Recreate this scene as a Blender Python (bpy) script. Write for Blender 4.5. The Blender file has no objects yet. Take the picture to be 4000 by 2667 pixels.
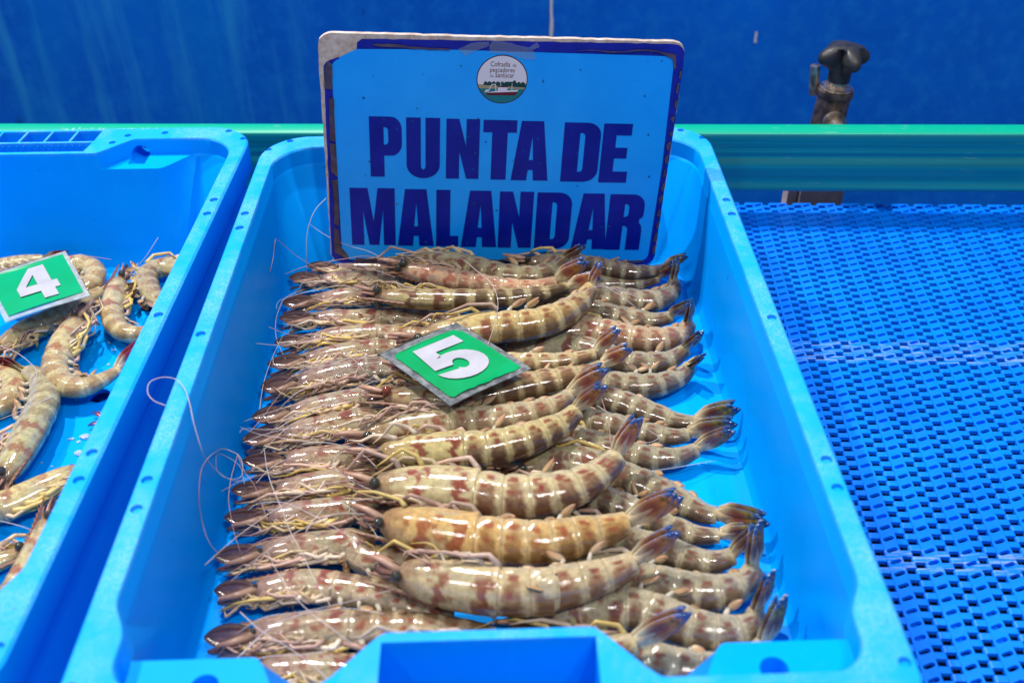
import bpy, bmesh, math, random
import numpy as np
from mathutils import Vector, Matrix
from mathutils.geometry import tessellate_polygon

S = bpy.context.scene
COL = S.collection

# ------------------------------------------------------------------ camera
CAM_Z, PITCH, ROLL = 0.52469, 0.647405, -0.023687
cd = bpy.data.cameras.new("camera")
cd.lens, cd.sensor_width, cd.sensor_fit = 36.0, 36.0, 'HORIZONTAL'
cd.clip_start, cd.clip_end = 0.02, 60.0
cam = bpy.data.objects.new("camera", cd); COL.objects.link(cam)
_R = Vector((1, 0, 0)); _U = Vector((0, math.sin(PITCH), math.cos(PITCH))); _F = Vector((0, math.cos(PITCH), -math.sin(PITCH)))
_c, _s = math.cos(ROLL), math.sin(ROLL)
_x = _c * _R + _s * _U; _y = -_s * _R + _c * _U; _z = -_F
M = Matrix((_x, _y, _z)).transposed().to_4x4(); M.translation = Vector((0, 0, CAM_Z))
cam.matrix_world = M
cd.dof.use_dof = True
cd.dof.focus_distance = 0.80
cd.dof.aperture_fstop = 6.3
S.camera = cam

# ------------------------------------------------------------------ light (a fish auction hall: ceiling lamps, bounced light)
W = bpy.data.worlds.new("World"); S.world = W; W.use_nodes = True
bg = W.node_tree.nodes['Background']
bg.inputs[0].default_value = (0.80, 0.88, 1.0, 1); bg.inputs[1].default_value = 0.25

def lamp(name, loc, target, size, power, col):
    l = bpy.data.lights.new(name, 'AREA'); l.shape = 'DISK'; l.size = size; l.energy = power; l.color = col
    o = bpy.data.objects.new(name, l); COL.objects.link(o); o.location = loc
    o.rotation_euler = (Vector(target) - Vector(loc)).to_track_quat('-Z', 'Y').to_euler()
    return o
AIM = (0, .6, .05)
for x_, y_, p_ in ((-1.45, 1.45, 62), (-.45, 1.65, 60)):      # row of lamps over the far side
    lamp("hall_lamp", (x_, y_, 2.6), AIM, .06, p_, (1, .97, .92))
for x_, y_, p_ in ((.55, -.75, 16), (1.0, -.55, 20), (-1.1, -.7, 14)):                              # and over the buyers' side
    lamp("hall_lamp", (x_, y_, 2.5), AIM, .10, p_, (1, .97, .93))
S.view_settings.view_transform = 'Standard'; S.view_settings.look = 'None'
S.view_settings.exposure = 0.05; S.view_settings.gamma = 1.0

# ------------------------------------------------------------------ helpers
def mesh_obj(name, verts, faces, mat=None, parent=None, smooth=True, angle=None, cols=None):
    me = bpy.data.meshes.new(name)
    me.from_pydata([tuple(v) for v in verts], [], [tuple(f) for f in faces])
    if cols is not None:
        ca = me.color_attributes.new("Col", 'FLOAT_COLOR', 'POINT')
        a = np.ones((len(verts), 4), dtype=np.float32); a[:, :3] = cols
        ca.data.foreach_set("color", a.ravel())
    return finish(name, me, mat, parent, smooth, angle)
def finish(name, me, mat, parent, smooth=True, angle=None):
    me.update()
    if smooth:
        me.polygons.foreach_set("use_smooth", [True] * len(me.polygons))
        if angle: me.set_sharp_from_angle(angle=math.radians(angle))
    if mat: me.materials.append(mat)
    o = bpy.data.objects.new(name, me); COL.objects.link(o)
    if parent: o.parent = parent
    return o
def bm_obj(name, bm, mat=None, parent=None, smooth=True, angle=40):
    me = bpy.data.meshes.new(name); bm.to_mesh(me); bm.free()
    return finish(name, me, mat, parent, smooth, angle)
def thing(name, label, cat, loc=(0, 0, 0), rz=0, group=None):
    o = bpy.data.objects.new(name, None); COL.objects.link(o); o.empty_display_size = .02
    o.location = loc; o.rotation_euler = (0, 0, rz)
    return tag(o, label, cat, group)
def tag(o, label, cat, group=None, kind=None):
    o['label'] = label; o['category'] = cat
    if group: o['group'] = group
    if kind: o['kind'] = kind
    return o
class Soup:
    "collects vertices and faces of several closed shapes for one mesh"
    def __init__(s): s.v = []; s.f = []; s.c = []
    def add(s, v, f, c=None):
        n = len(s.v); s.v += [tuple(p) for p in v]; s.f += [tuple(i + n for i in q) for q in f]
        if c is not None: s.c += [tuple(q) for q in c]
    def box(s, x0, x1, y0, y1, z0, z1):
        s.add([(x, y, z) for z in (z0, z1) for y in (y0, y1) for x in (x0, x1)],
              [(0, 2, 3, 1), (4, 5, 7, 6), (0, 1, 5, 4), (2, 6, 7, 3), (0, 4, 6, 2), (1, 3, 7, 5)])
    def cyl(s, c, ax, r, h, n=20):
        ax = Vector(ax).normalized(); c = Vector(c); a = ax.orthogonal().normalized(); b = ax.cross(a)
        v = [c + ax * t * h / 2 + (a * math.cos(k * 2 * math.pi / n) + b * math.sin(k * 2 * math.pi / n)) * r for t in (-1, 1) for k in range(n)]
        s.add(v, [tuple(range(n))[::-1], tuple(range(n, 2 * n))] + [(k, (k + 1) % n, n + (k + 1) % n, n + k) for k in range(n)])
    def obj(s, name, mat=None, parent=None, smooth=True, angle=40):
        return mesh_obj(name, s.v, s.f, mat, parent, smooth, angle, np.array(s.c) if s.c else None)
def prism(outline, holes, z0, z1, xf=lambda x, y, z: (x, y, z)):
    "flat shape with holes given thickness"
    loops = [outline] + holes
    pts = [p for l in loops for p in l]
    tris = tessellate_polygon([[Vector((p[0], p[1], 0)) for p in l] for l in loops])
    n = len(pts)
    v = [xf(p[0], p[1], z1) for p in pts] + [xf(p[0], p[1], z0) for p in pts]
    f = []
    for t in tris:
        a, b, c = [pts[i] for i in t]
        ccw = (b[0] - a[0]) * (c[1] - a[1]) - (b[1] - a[1]) * (c[0] - a[0]) > 0
        t = tuple(t) if ccw else tuple(reversed(t))
        f.append(t); f.append(tuple(i + n for i in reversed(t)))
    k = 0
    for li, l in enumerate(loops):
        m = len(l)
        ar = sum(l[i][0] * l[(i + 1) % m][1] - l[(i + 1) % m][0] * l[i][1] for i in range(m))
        fw = (ar > 0) == (li == 0)
        for i in range(m):
            a, b = k + i, k + (i + 1) % m
            f.append((a, a + n, b + n, b) if fw else (a, b, b + n, a + n))
        k += m
    return v, f
def arc(cx, cy, rx, ry, a0, a1, n):
    return [(cx + rx * math.cos(math.radians(a0 + (a1 - a0) * i / n)), cy + ry * math.sin(math.radians(a0 + (a1 - a0) * i / n))) for i in range(n + 1)]
def rrect(x0, x1, y0, y1, r, n=6):
    return arc(x1 - r, y0 + r, r, r, -90, 0, n) + arc(x1 - r, y1 - r, r, r, 0, 90, n) + arc(x0 + r, y1 - r, r, r, 90, 180, n) + arc(x0 + r, y0 + r, r, r, 180, 270, n)
def catmull(P, n):
    P = np.asarray(P, float)
    d = np.r_[0, np.cumsum(np.linalg.norm(np.diff(P, axis=0), axis=1))]
    t = np.linspace(0, d[-1], n)
    m = np.gradient(P, d, axis=0) if len(P) > 2 else np.repeat((P[1:] - P[:1]) / d[-1], 2, 0)
    i = np.clip(np.searchsorted(d, t, side='right') - 1, 0, len(P) - 2)
    h = (d[i + 1] - d[i])[:, None]; u = ((t - d[i]) / (d[i + 1] - d[i]))[:, None]
    return (2*u**3-3*u**2+1)*P[i] + (u**3-2*u**2+u)*h*m[i] + (-2*u**3+3*u**2)*P[i+1] + (u**3-u**2)*h*m[i+1]
def tube(P, R, n=6, flat=None):
    "tube along P with radii R; flat = (direction, factor) widens it along a direction"
    P = np.asarray(P, float); R = np.broadcast_to(np.asarray(R, float), (len(P),))
    T = np.gradient(P, axis=0); T /= np.linalg.norm(T, axis=1)[:, None] + 1e-12
    a = np.array([0, 0, 1.]) if abs(T[0, 2]) < .9 else np.array([1., 0, 0])
    V = []
    for i in range(len(P)):
        a = a - T[i] * (a @ T[i]); a /= np.linalg.norm(a) + 1e-12; b = np.cross(T[i], a)
        for k in range(n):
            w = 2 * math.pi * k / n
            V.append(P[i] + R[i] * (a * math.cos(w) + b * math.sin(w)))
    m = len(P)
    F = [(i*n+k, i*n+(k+1) % n, (i+1)*n+(k+1) % n, (i+1)*n+k) for i in range(m-1) for k in range(n)]
    F += [tuple(range(n))[::-1], tuple((m-1)*n+k for k in range(n))]
    return V, F

# ------------------------------------------------------------------ materials
class NT:
    def __init__(s, name):
        s.m = bpy.data.materials.new(name); s.m.use_nodes = True
        s.t = s.m.node_tree; s.p = s.t.nodes['Principled BSDF']; s.o = s.t.nodes['Material Output']
    def n(s, typ, **k):
        x = s.t.nodes.new(typ)
        for a, b in k.items(): setattr(x, a, b)
        return x
    def l(s, a, b): s.t.links.new(a, b)
    def set(s, **k):
        for a, b in k.items():
            s.p.inputs[a.replace('_', ' ')].default_value = b
        return s
    def coord(s, which='Object'): return s.n('ShaderNodeTexCoord').outputs[which]
    def map(s, v, sc=(1, 1, 1), loc=(0, 0, 0)):
        x = s.n('ShaderNodeMapping'); x.inputs['Scale'].default_value = sc; x.inputs['Location'].default_value = loc
        s.l(v, x.inputs[0]); return x.outputs[0]
    def noise(s, v, scale, detail=4, rough=.55, dist=0):
        x = s.n('ShaderNodeTexNoise'); x.inputs['Scale'].default_value = scale; x.inputs['Detail'].default_value = detail
        x.inputs['Roughness'].default_value = rough; x.inputs['Distortion'].default_value = dist
        s.l(v, x.inputs['Vector']); return x.outputs['Fac']
    def ramp(s, f, stops):
        x = s.n('ShaderNodeValToRGB'); e = x.color_ramp.elements
        while len(e) < len(stops): e.new(.5)
        for q, (p, c) in zip(e, stops):
            q.position = p; q.color = (c, c, c, 1) if isinstance(c, (int, float)) else (*c, 1)
        s.l(f, x.inputs[0]); return x.outputs[0]
    def mix(s, f, a, b, mode='MIX'):
        x = s.n('ShaderNodeMix', data_type='RGBA', blend_type=mode)
        for sock, val in ((x.inputs[0], f), (x.inputs[6], a), (x.inputs[7], b)):
            if isinstance(val, (int, float)): sock.default_value = val
            elif isinstance(val, tuple): sock.default_value = (*val, 1)
            else: s.l(val, sock)
        return x.outputs[2]
    def math(s, op, a, b=0.0):
        x = s.n('ShaderNodeMath', operation=op)
        for sock, val in ((x.inputs[0], a), (x.inputs[1], b)):
            if isinstance(val, (int, float)): sock.default_value = val
            else: s.l(val, sock)
        return x.outputs[0]
    def sep(s, v):
        x = s.n('ShaderNodeSeparateXYZ'); s.l(v, x.inputs[0]); return x.outputs
    def base(s, c): s.l(c, s.p.inputs['Base Color']); return s
    def rough(s, c): s.l(c, s.p.inputs['Roughness']); return s
    def bump(s, h, strength=.2, dist=.001):
        x = s.n('ShaderNodeBump'); x.inputs['Strength'].default_value = strength; x.inputs['Distance'].default_value = dist
        s.l(h, x.inputs['Height']); s.l(x.outputs[0], s.p.inputs['Normal']); return s
def plain(name, col, rough=.5, spec=.5, metal=0.0):
    m = NT(name); m.set(Base_Color=(*col, 1), Roughness=rough, Specular_IOR_Level=spec, Metallic=metal); return m

def crate_material():
    m = NT("crate_plastic"); v = m.coord()
    z = m.sep(v)[2]
    big = m.noise(v, 9, 3); fine = m.noise(v, 900, 4, .8)
    c = m.mix(m.ramp(big, [(.3, 0.0), (.7, 1.0)]), (0.0, .29, .93), (0.0, .35, .97))
    top = m.ramp(z, [(.1120 / .2, 0.0), (.1146 / .2, 1.0)])
    # ramp works on 0..1, so the height is scaled first
    zs = m.math('MULTIPLY', z, 5.0)
    top = m.ramp(zs, [(.561, 0.0), (.573, 1.0)])
    patch = m.ramp(m.noise(v, 22, 5, .65), [(.42, 0.0), (.66, 1.0)])
    grain = m.ramp(fine, [(.44, 0.0), (.56, 1.0)])
    wear = m.math('MULTIPLY', m.math('MULTIPLY', top, patch), grain)
    c = m.mix(m.math('MULTIPLY', wear, .62), c, (.30, .52, .90))
    c = m.mix(m.math('MULTIPLY', top, .22), c, (.05, .44, 1.0))
    # vertical scratches and dirt on the walls
    st = m.noise(m.map(v, (150, 150, 9)), 1.0, 3, .6)
    c = m.mix(m.math('MULTIPLY', m.ramp(st, [(.60, 0.0), (.74, 1.0)]), .20), c, (.01, .42, .98))
    sp = m.ramp(m.noise(v, 75, 3, .6, .6), [(.71, 0.0), (.76, 1.0)])
    c = m.mix(m.math('MULTIPLY', sp, .6), c, (.01, .06, .16))
    m.base(c); m.set(Specular_IOR_Level=.12, IOR=1.25)
    m.rough(m.ramp(m.noise(v, 60, 3), [(.3, .28), (.7, .44)]))
    m.bump(m.noise(v, 260, 4, .6), .10, .0006)
    return m.m
MAT = {}
MAT['crate'] = crate_material()

def belt_material():
    m = NT("belt_plastic"); v = m.coord(); x, y, z = m.sep(v)
    g = m.n('ShaderNodeNewGeometry'); w = g.outputs['Position']
    c = m.mix(m.ramp(m.noise(w, 14, 3), [(.3, 0.0), (.7, 1.0)]), (0.0, .155, .86), (0.0, .215, .94))
    top = m.ramp(m.math('ADD', m.math('MULTIPLY', z, 50.0), .5), [(.46, 0.0), (.49, 1.0)])
    sy = m.math('ADD', y, m.math('MULTIPLY', m.noise(w, 30, 2), .006))
    band = m.n('ShaderNodeMapRange'); band.interpolation_type = 'SMOOTHSTEP'
    def bandf(cy, hw):
        d = m.math('ABSOLUTE', m.math('SUBTRACT', sy, cy))
        return m.ramp(m.math('MULTIPLY', d, 1 / (2 * hw)), [(.36, 1.0), (.52, 0.0)])
    b = m.math('MAXIMUM', bandf(.688, .016), bandf(.463, .010))
    sc = m.ramp(m.noise(m.map(w, (38, 620, 1)), 1.0, 5, .7, .6), [(.50, 0.0), (.60, 1.0)])
    k = m.math('MULTIPLY', m.math('MULTIPLY', b, sc), top)
    c = m.mix(m.math('MULTIPLY', k, .8), c, (.24, .36, .46))
    rust = m.ramp(m.noise(w, 210, 4, .6), [(.60, 0.0), (.68, 1.0)])
    c = m.mix(m.math('MULTIPLY', m.math('MULTIPLY', k, rust), .8), c, (.42, .28, .20))
    ye = m.ramp(m.noise(w, 95, 4, .7), [(.66, 0.0), (.74, 1.0)])
    c = m.mix(m.math('MULTIPLY', ye, .35), c, (.06, .16, .30))
    m.base(c); m.set(Specular_IOR_Level=.35); m.rough(m.ramp(m.noise(w, 120, 3), [(.3, .28), (.7, .45)]))
    m.bump(m.noise(w, 500, 3), .08, .0005)
    return m.m
MAT['belt'] = belt_material()

def wall_material():
    m = NT("blue_panel_paint"); v = m.coord(); x, y, z = m.sep(v)
    c = m.mix(m.ramp(m.noise(v, 5, 4), [(.3, 0.0), (.7, 1.0)]), (0.0, .115, .70), (0.0, .155, .86))
    mot = m.ramp(m.noise(v, 42, 6, .7), [(.46, 0.0), (.70, 1.0)])
    c = m.mix(m.math('MULTIPLY', mot, .7), c, (.008, .22, .85))
    run = m.ramp(m.noise(m.map(v, (26, 1, 2.2)), 1.0, 4, .55), [(.50, 0.0), (.72, 1.0)])
    left = m.ramp(m.math('ADD', m.math('MULTIPLY', x, 1.0), .75), [(.35, 1.0), (.62, 0.0)])
    c = m.mix(m.math('MULTIPLY', m.math('MULTIPLY', run, left), .75), c, (.03, .38, .90))
    haze = m.ramp(m.noise(m.map(v, (6, 1, 2.5)), 1.0, 2), [(.45, 0.0), (.7, 1.0)])
    c = m.mix(m.math('MULTIPLY', m.math('MULTIPLY', haze, left), .5), c, (0.0, .24, .88))
    dk = m.ramp(m.noise(v, 30, 3), [(.70, 0.0), (.76, 1.0)])
    c = m.mix(m.math('MULTIPLY', dk, .5), c, (.0, .02, .10))
    m.base(c); m.set(Roughness=.6, Specular_IOR_Level=.12); m.bump(m.noise(v, 60, 4), .15, .002)
    return m.m
MAT['wall'] = wall_material()
MAT['white_paint'] = plain("white_paint_drip", (.55, .62, .75), .5).m

def rail_material():
    m = NT("green_rail_plastic"); v = m.coord(); x, y, z = m.sep(v)
    st = m.noise(m.map(v, (3, 260, 420)), 1.0, 4, .6)
    c = m.mix(m.ramp(st, [(.35, 0.0), (.65, 1.0)]), (0.0, .165, .19), (0.0, .24, .28))  # front darker and bluer: the belt's reflection is painted into the green
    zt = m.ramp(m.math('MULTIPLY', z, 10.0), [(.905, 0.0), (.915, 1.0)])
    c = m.mix(zt, c, (0.0, .37, .235))  # top face keeps the plain green, without the painted reflection
    scr = m.ramp(m.noise(m.map(v, (28, 100, 620)), 1.0, 4, .7), [(.63, 0.0), (.70, 1.0)])
    c = m.mix(m.math('MULTIPLY', scr, .5), c, (.20, .42, .36))
    br = m.ramp(m.noise(m.map(v, (14, 100, 200)), 1.0, 4, .7), [(.69, 0.0), (.74, 1.0)])
    c = m.mix(m.math('MULTIPLY', br, .55), c, (.26, .25, .17))
    m.base(c); m.set(Roughness=.34, Specular_IOR_Level=.5); m.bump(st, .12, .001)
    return m.m
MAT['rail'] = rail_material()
MAT['rail_writing'] = plain("rail_stamp_ink", (.30, .62, .50), .5).m
def dirty_metal(name, a, b, rough, metal):
    m = NT(name); v = m.coord()
    m.base(m.mix(m.ramp(m.noise(v, 90, 4, .6), [(.35, 0.0), (.65, 1.0)]), a, b)); m.set(Metallic=metal)
    m.rough(m.ramp(m.noise(v, 200, 3), [(.3, rough), (.7, rough + .2)])); m.bump(m.noise(v, 300, 3), .15, .0008); return m.m
MAT['steel'] = dirty_metal("tarnished_steel", (.62, .54, .46), (.22, .17, .14), .24, .85)
MAT['dark_steel'] = dirty_metal("dark_greasy_steel", (.20, .15, .13), (.05, .04, .045), .26, .6)
MAT['bracket'] = dirty_metal("brown_bracket_metal", (.60, .50, .45), (.42, .35, .35), .45, .1)
MAT['knob'] = dirty_metal("black_knob_plastic", (.014, .014, .016), (.03, .03, .034), .38, 0)
MAT['bed'] = plain("conveyor_bed_dark", (.002, .003, .008), .8, .05).m  # near black: the shade inside the belt holes is put into this colour
MAT['rod'] = plain("belt_rod_blue", (0, .012, .07), .8, .05).m
MAT['floor'] = plain("wet_concrete", (.10, .11, .12), .35).m

def sign_mats():
    m = NT("sign_light_blue_print"); v = m.coord()
    c = m.mix(m.ramp(m.noise(v, 22, 4), [(.3, 0.0), (.7, 1.0)]), (.003, .29, .90), (.008, .34, .96))
    sp = m.ramp(m.noise(v, 120, 2, .4), [(.73, 0.0), (.80, 1.0)])
    c = m.mix(m.math('MULTIPLY', sp, .6), c, (.02, .16, .45))
    cr = m.ramp(m.noise(m.map(v, (60, 60, 140)), 1.0, 5, .7, 1.2), [(.66, 0.0), (.72, 1.0)])
    c = m.mix(m.math('MULTIPLY', cr, .25), c, (.03, .36, .95))
    m.base(c); m.set(Roughness=.32, Specular_IOR_Level=.3); m.bump(m.noise(v, 70, 3), .12, .001)
    MAT['sign_panel'] = m.m
    m = NT("sign_dark_blue_print"); v = m.coord()
    c = m.mix(m.ramp(m.noise(v, 60, 4), [(.3, 0.0), (.7, 1.0)]), (.002, .008, .24), (.008, .016, .36))
    w = m.ramp(m.noise(v, 160, 5, .7), [(.64, 0.0), (.70, 1.0)])
    c = m.mix(m.math('MULTIPLY', w, .35), c, (.10, .14, .62))
    m.base(c); m.set(Roughness=.4, Specular_IOR_Level=.3); MAT['sign_border'] = m.m
    m = NT("letter_navy_print"); v = m.coord()
    c = m.mix(m.ramp(m.noise(v, 45, 4), [(.3, 0.0), (.7, 1.0)]), (.0, .006, .23), (.003, .013, .31))
    m.base(c); m.set(Roughness=.35, Specular_IOR_Level=.25); MAT['letter'] = m.m
    m = NT("worn_board_edge"); v = m.coord()
    c = m.mix(m.ramp(m.noise(v, 130, 5, .7), [(.35, 0.0), (.65, 1.0)]), (.58, .50, .46), (.36, .27, .22))
    m.base(c); m.set(Roughness=.8); m.bump(m.noise(v, 200, 4), .4, .001); MAT['board'] = m.m
    m = NT("peeling_brown_laminate"); v = m.coord()
    c = m.mix(m.ramp(m.noise(v, 70, 5, .7), [(.35, 0.0), (.65, 1.0)]), (.030, .020, .050), (.10, .075, .10))
    m.base(c); m.set(Roughness=.28, Specular_IOR_Level=.4); m.bump(m.noise(v, 120, 4), .5, .001); MAT['laminate'] = m.m
    m = NT("clear_torn_laminate"); m.set(Base_Color=(.30, .36, .36, 1), Roughness=.2, Alpha=.16, Specular_IOR_Level=.5); MAT['clear_laminate'] = m.m
    for k, c in dict(logo_white=(.62, .60, .70), logo_ring=(.05, .008, .02), logo_sea=(.004, .16, .20), logo_sand=(.30, .26, .16), logo_trees=(.004, .045, .045), logo_hull=(.10, .008, .02), logo_ink=(.10, .025, .035), logo_grey=(.20, .22, .24)).items():
        MAT[k] = plain(k.replace('logo', 'badge'), c, .4, .3).m
sign_mats()
def card_mats():
    for k, a, b, s in (('card_green', (.0, .25, .065), (.0, .32, .11), 35), ('card_white', (.36, .36, .42), (.45, .45, .51), 50), ('card_green_clean', (.0, .29, .11), (.0, .35, .145), 20)):
        m = NT(k); v = m.coord(); c = m.mix(m.ramp(m.noise(v, s, 4), [(.3, 0.0), (.7, 1.0)]), a, b)
        if k == 'card_white':
            sp = m.ramp(m.noise(v, 230, 4, .6), [(.66, 0.0), (.74, 1.0)]); c = m.mix(m.math('MULTIPLY', sp, .35), c, (.3, .3, .33))
        m.base(c); m.set(Roughness=.35, Specular_IOR_Level=.25); MAT[k] = m.m
    for k, a, b, al in (('pouch', (.10, .11, .12), (.30, .32, .33), .82), ('pouch_pale', (.34, .40, .44), (.55, .60, .62), .6)):
        m = NT(k); v = m.coord(); m.base(m.mix(m.ramp(m.noise(v, 120, 5, .65), [(.4, 0.0), (.66, 1.0)]), a, b))
        m.set(Roughness=.22, Alpha=al, Specular_IOR_Level=.5); m.bump(m.noise(v, 90, 3), .2, .001); MAT[k] = m.m
card_mats()

def flesh(name, rough, sss, bumpy, spec=.5, mottle=.5):
    m = NT(name); v = m.coord('Object')
    a = m.n('ShaderNodeAttribute', attribute_name='Col').outputs['Color']
    n1 = m.ramp(m.noise(v, 260, 5, .65), [(.3, .62), (.7, 1.32)])
    c = m.mix(mottle, a, n1, 'MULTIPLY')
    n2 = m.ramp(m.noise(v, 900, 3, .6), [(.55, 0.0), (.68, 1.0)])
    c = m.mix(m.math('MULTIPLY', n2, .22 * mottle), c, (.16, .085, .05))
    m.base(c); m.set(Specular_IOR_Level=spec, Subsurface_Weight=sss, Subsurface_Scale=.004, Subsurface_Radius=(1, .6, .35))
    m.rough(m.ramp(m.noise(v, 300, 3), [(.35, rough), (.7, rough + .09)]))
    if bumpy: m.bump(m.noise(v, 400, 4, .6), bumpy, .0007)
    return m.m
MAT['shell'] = flesh("wet_prawn_shell", .045, .14, .20, .62, .80)
MAT['limb'] = flesh("prawn_limb", .3, .1, .1, .4, .5)
MAT['fan'] = flesh("prawn_tail_fan", .2, .0, .25, .5, .6)
MAT['whisker'] = plain("prawn_whisker", (.50, .43, .42), .4).m
MAT['whisker_red'] = plain("prawn_whisker_reddish", (.42, .24, .20), .35).m
m = NT("prawn_eye_black"); m.set(Base_Color=(.034, .034, .024, 1), Roughness=.07, Specular_IOR_Level=.7); MAT['eye'] = m.m
m = NT("prawn_eye_reddish"); m.set(Base_Color=(.16, .035, .02, 1), Roughness=.08, Specular_IOR_Level=.7); MAT['eye_red'] = m.m
m = NT("melting_ice"); m.set(Base_Color=(.93, .97, 1, 1), Roughness=.10, Transmission_Weight=.72, IOR=1.2, Specular_IOR_Level=.7); MAT['ice'] = m.m

# ------------------------------------------------------------------ setting
fl = Soup(); fl.box(-3, 3, -1.2, 3, -.90, -.85)
o = fl.obj("floor", MAT['floor'], None, False); o['kind'] = 'structure'

# painted board at the back of the sales table
wall = thing("back_panel", "dark blue mottled panel behind the conveyor, streaked with paler runs", "panel", (0, 1.35, 0))
b = Soup(); b.box(-1.8, 1.8, 0, .012, -.80, .95); b.obj("panel_sheet", MAT['wall'], wall, False)
def drip(x, w, z0, z1, seed):
    r = random.Random(seed); n = 14
    lft = [(x - w * (.35 + .3 * r.random()), z0 + (z1 - z0) * i / n) for i in range(n + 1)]
    rgt = [(x + w * (.35 + .3 * r.random()), z0 + (z1 - z0) * i / n) for i in range(n + 1)]
    v, f = prism(lft[::-1] + rgt if False else rgt + lft[::-1], [], 0, .0012, lambda a, c, t: (a, -.0005 - t, c))
    mesh_obj("paint_drip", v, f, MAT['white_paint'], wall, False)
drip(.0628, .0042, .008, .16, 1); drip(.3395, .0034, .003, .018, 2)

# ------------------------------------------------------------------ conveyor belt: module strips across, each of many interlocking links
BYAW = -.065
PX, PY = .02435, .00998
belt = thing("conveyor_belt", "bright blue slotted plastic conveyor belt under the crates", "conveyor belt", (0, 0, 0), BYAW)
def module_mesh(j0, j1):
    sp = Soup(); g = .00012; T = -.0030
    for j in range(j0, j1):
        y0 = j * PY
        # spine with its slanted slot
        a = math.radians(24); slot = []
        for (ox, a0) in ((.0025, -90), (-.0025, 90)):
            for k in range(7):
                w = math.radians(a0 + 180 * k / 6)
                px_, py_ = ox + .0016 * math.cos(w), .0016 * math.sin(w)
                slot.append((px_ * math.cos(a) - py_ * math.sin(a), y0 + px_ * math.sin(a) + py_ * math.cos(a)))
        out = [(-.0053, y0 - PY / 2), (.0050, y0 - PY / 2), (.0054, y0), (.0050, y0 + PY / 2), (-.0053, y0 + PY / 2), (-.0055, y0)]
        v, f = prism(out, [slot], T, 0); sp.add(v, f)
        if (j * 7919) % 7 < 6: v, f = prism([(p[0] * 1.25, y0 + (p[1] - y0) * 1.25) for p in slot], [], -.0120, -.0036 - .0020 * ((j * 31) % 5) / 4); sp.add(v, f)
        # fingers with rounded, falling ends
        for sg, ya, yb in ((1, y0 - PY / 2 + g, y0 - g), (-1, y0 + g, y0 + PY / 2 - g)):
            prof = [(.0052, 0), (.0110, 0)] + [(.0110 + .0022 * math.sin(t), -.0024 * (1 - math.cos(t)) ** 1.1) for t in np.radians([18, 36, 54, 72, 90])] + [(.0130, T), (.0052, T)]
            n = len(prof)
            vv = [(sg * px_, yy, pz) for yy in (ya, yb) for px_, pz in prof]
            ff = [tuple(range(n)), tuple(range(n, 2 * n))[::-1]] + [(k, n + k, n + (k + 1) % n, (k + 1) % n) for k in range(n)]
            if sg > 0: ff = [tuple(reversed(q)) for q in ff]
            sp.add(vv, [tuple(reversed(q)) for q in ff])
    return sp
JT = 94
first = module_mesh(2, JT).obj("belt_module", MAT['belt'], belt, True, 35)
first.location = (.2188 - PX * 0, 0.5511 - 55 * PY - .0010, 0)
for i in range(-40, 16):
    if i == 0: continue
    o = first.copy(); COL.objects.link(o); o.parent = belt
    o.location = (first.location.x + i * PX, first.location.y, 0)
for i in range(-40, 17):                                    # hinge rods seen through the holes
    v, f = tube([(first.location.x + (i - .5) * PX, .03, -.0088), (first.location.x + (i - .5) * PX, .928, -.0088)], .0012, 8)
    mesh_obj("hinge_rod", v, f, MAT['rod'], belt)
b = Soup(); b.box(-.9, .75, -.05, .90, -.060, -.0186); b.obj("conveyor_bed", MAT['bed'], belt, False)
sp = Soup()
for x in (-.7, .6):
    for y in (.1, .8): sp.box(x - .03, x + .03, y - .03, y + .03, -.849, -.0755)
sp.obj("conveyor_legs", MAT['dark_steel'], belt, False)

# ------------------------------------------------------------------ guide rail
rail = thing("guide_rail", "green plastic guide rail along the far side of the belt", "rail", (0.2146, .9103, 0), -.0567)
prof = [(-.0005, .091), (0, .0922), (-.0015, .0924), (-.0178, .0922), (-.0192, .0910), (-.0196, .0870), (-.0192, .0780), (-.0186, .0755), (-.0192, .0735), (-.0192, .0700),
        (-.0180, .0672), (-.0184, .0655), (-.0206, .0625), (-.0216, .0580), (-.0212, .0520), (-.0196, .0470), (-.0190, .0420), (-.0196, .0375), (-.0208, .0352), (-.0208, .0322), (-.0196, .0308), (0, .0308)]
n = len(prof); xs = np.linspace(-1.05, .85, 60)
v = [(x, y, z) for x in xs for y, z in prof]
f = [(i*n+k, (i+1)*n+k, (i+1)*n+(k+1) % n, i*n+(k+1) % n) for i in range(len(xs)-1) for k in range(n)] + [tuple(range(n)), tuple(range((len(xs)-1)*n, len(xs)*n))[::-1]]
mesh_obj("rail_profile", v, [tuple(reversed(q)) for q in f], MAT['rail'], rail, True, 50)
r = random.Random(5); sp = Soup(); x = -.655              # worn, unreadable stamp on the rail's top
for wd in (8, 7, 5):
    for k in range(wd):
        for q in range(3):
            a = r.uniform(0, .004); c = r.uniform(-.0045, -.0015)
            sp.box(x + a, x + a + r.uniform(.0006, .0016), -.011 + c, -.011 + c + r.uniform(.0008, .003), .09236, .0926)
        x += .0062
    x += .006
sp.obj("stamp_print", MAT['rail_writing'], rail, False)

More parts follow.
